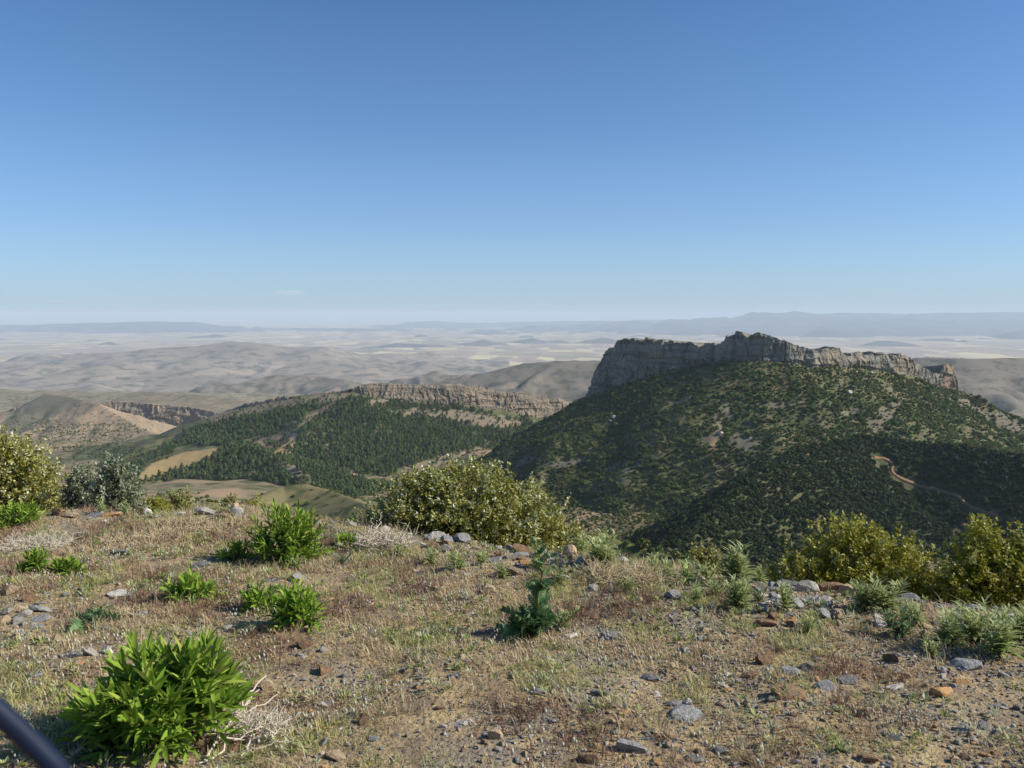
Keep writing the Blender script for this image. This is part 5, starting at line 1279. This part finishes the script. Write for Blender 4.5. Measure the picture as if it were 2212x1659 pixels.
tn = np.repeat(np.clip(np.repeat(base, per) + rng.normal(0, .05, n * per), 0, 1), 5)
tn = np.concatenate([tn, np.repeat(np.clip(rng.normal(.48, .12, nl), .1, .66), 3)])
tag(obj("dry_grass", mesh_np("dry_grass", V, f, [M_GRASS], False, {"tint": tn})), "fine reddish and straw coloured dry grass over the hilltop", "grass", kind="stuff")
# woolly seed heads
rng = np.random.default_rng(32)
n = 6500; x = rng.uniform(-2.8, 1.6, n); y = rng.uniform(2.5, 6.2, n); m = (fbm(x / .55, y / .55, 3, 651) > .22) & (y < yc(x) - .1); x, y = x[m], y[m]; n = len(x)
hz = rng.uniform(.015, .05, n); T = np.stack([x, y, G(x, y) + hz], 1); r = rng.uniform(.003, .0058, n)
R = np.broadcast_to(np.eye(3), (n, 3, 3)); v, f, t_ = place(ICO1[0], ICO1[1], R, T, np.stack([r, r, r * 1.7], 1), rng.uniform(0, 1, n))
sp = np.stack([np.array((-.0008, 0, 0)), np.array((.0008, 0, 0)), np.array((0, 0, 1.))]); v2, f2, t2 = place(sp, np.array([(0, 1, 2)]), R, T - np.stack([x * 0, x * 0, hz], 1), np.stack([np.ones(n), np.ones(n), hz], 1), np.full(n, .2))
t = NT("woolly_heads", .95, .05); t.color(t.ramp(t.attr('tint'), [(0, (.30, .28, .21)), (1, (.48, .47, .38))]))
tag(obj("clover_heads", mesh_np("clover_heads", np.concatenate([v, v2]), np.concatenate([f, f2 + len(v)]), [t.m], True, {"tint": np.concatenate([t_, t2])})), "woolly grey clover heads dotted through the dry grass", "clover", kind="stuff")

# low herbs
rng = np.random.default_rng(33)
n = 4600; x = rng.uniform(-3.3, 2.9, n); y = rng.uniform(2.3, 6.8, n); m = (fbm(x / .6, y / .6, 3, 661) + .25 * sstep(4, 5.5, y) > .10) & (y < yc(x) + .1); x, y = x[m], y[m]; n = len(x); per = 14
a = rng.uniform(0, 6.283, n * per); el = rng.uniform(.15, 1.2, n * per); D = np.stack([np.cos(a) * np.cos(el), np.sin(a) * np.cos(el), np.sin(el)], 1)
T = np.repeat(np.stack([x, y, G(x, y) + .004], 1), per, 0) + D * np.repeat(rng.uniform(0, .03, n), per)[:, None]
v, f, t_ = place(DIAMOND[0] * (1, .55, 1), DIAMOND[1], frames(D), T, np.repeat(rng.uniform(.010, .034, n), per) * rng.uniform(.6, 1.2, n * per), np.clip(np.repeat(rng.uniform(0, 1, n), per) + rng.normal(0, .1, n * per), 0, 1))
M_HERB = m_green("herb_green", [(0, (.20, .27, .07)), (.4, (.34, .39, .13)), (.7, (.46, .46, .24)), (1, (.50, .53, .38))], .7, .3, .2)
tag(obj("low_herbs", mesh_np("low_herbs", v, f, [M_HERB], False, {"tint": t_})), "low pale green herbs dotted through the dry grass", "herbs", kind="stuff")

# ---- blurred blue cord close to the lens
t = NT("blue_cord", .5, .3); t.color(t.mix(t.noise(60), (.0025, .007, .022), (.004, .012, .04)))
pts = [P(-420, 1330, .30), P(-250, 1375, .32), P(-120, 1440, .335), P(0, 1541, .345), P(60, 1597, .35), P(122, 1660, .355), P(200, 1760, .365), P(260, 1900, .38)]
g_ = np.array((-.30, .50, 0.)); g_[2] = float(G(g_[0], g_[1])); pts += [np.array((-.27, .44, .75)), np.array((-.28, .48, .35)), g_ + (0, 0, .01), g_ + np.array((.25, -.1, .01))]
pts = np.array(pts); tt = np.linspace(0, len(pts) - 1, 90); sm = np.stack([np.interp(tt, np.arange(len(pts)), pts[:, k]) for k in range(3)], 1)
for _ in range(3): sm[1:-1] = (sm[:-2] + sm[1:-1] * 2 + sm[2:]) / 4
v, f = tube(sm, .0047, 14)
tag(obj("cord", mesh_np("cord", v, f, [t.m], True)), "dark blue out of focus cord crossing the lower left corner", "cord")
# ------------------------------------------------------------------ haze
def haze_box():
    x0, x1, y0, y1, z0, z1 = -125000, 125000, -3000, 118000, -760, 110
    v = [(x, y, z) for z in (z0, z1) for y in (y0, y1) for x in (x0, x1)]
    f = [(0, 2, 3, 1), (4, 5, 7, 6), (0, 1, 5, 4), (2, 6, 7, 3), (0, 4, 6, 2), (1, 3, 7, 5)]
    m = bpy.data.materials.new("haze"); m.use_nodes = True; nt = m.node_tree
    nt.nodes.remove(nt.nodes["Principled BSDF"])
    pv = nt.nodes.new("ShaderNodeVolumePrincipled")
    pv.inputs["Color"].default_value = (.69, .82, .95, 1)
    pv.inputs["Density"].default_value = HAZE_DENSITY
    pv.inputs["Anisotropy"].default_value = 0.0
    nt.links.new(pv.outputs[0], nt.nodes["Material Output"].inputs["Volume"])
    o = obj("haze", mesh_np("haze", v, f, [m]))
    tag(o, kind="stuff", label="pale blue haze filling the air over the plain", cat="haze")
HAZE_DENSITY = 4.1e-5
haze_box()

# ------------------------------------------------------------------ faint clouds far beyond the haze
m = bpy.data.materials.new("thin_cloud"); m.use_nodes = True; nt = m.node_tree
nt.nodes.remove(nt.nodes["Principled BSDF"]); pv = nt.nodes.new("ShaderNodeVolumePrincipled")
pv.inputs["Color"].default_value = (.97, .97, .97, 1); pv.inputs["Density"].default_value = 1.5e-4; pv.inputs["Anisotropy"].default_value = 0.2
nt.links.new(pv.outputs[0], nt.nodes["Material Output"].inputs["Volume"])
for k, (X, Y, w, h, lab) in enumerate([(622, 632, 70, 12, "faint white wisp of cloud low in the sky left of centre"), (118, 650, 46, 8, "faint wisp of cloud low in the sky at far left")]):
    d = 90000.0; c = P(X, Y, d); r = np.array((w * .5, w * .35, h * .5)) / F * d
    v = ICO3[0] * (1 + .55 * pn3(ICO3[0] * (2.6, 2, 1.2) + k * 3.3, k) + .3 * pn3(ICO3[0] * 5 + k, k + 3))[:, None] * r + c
    tag(obj("cloud", mesh_np("cloud", v, ICO3[1], [m], True)), lab, "cloud", "faint clouds near the horizon")
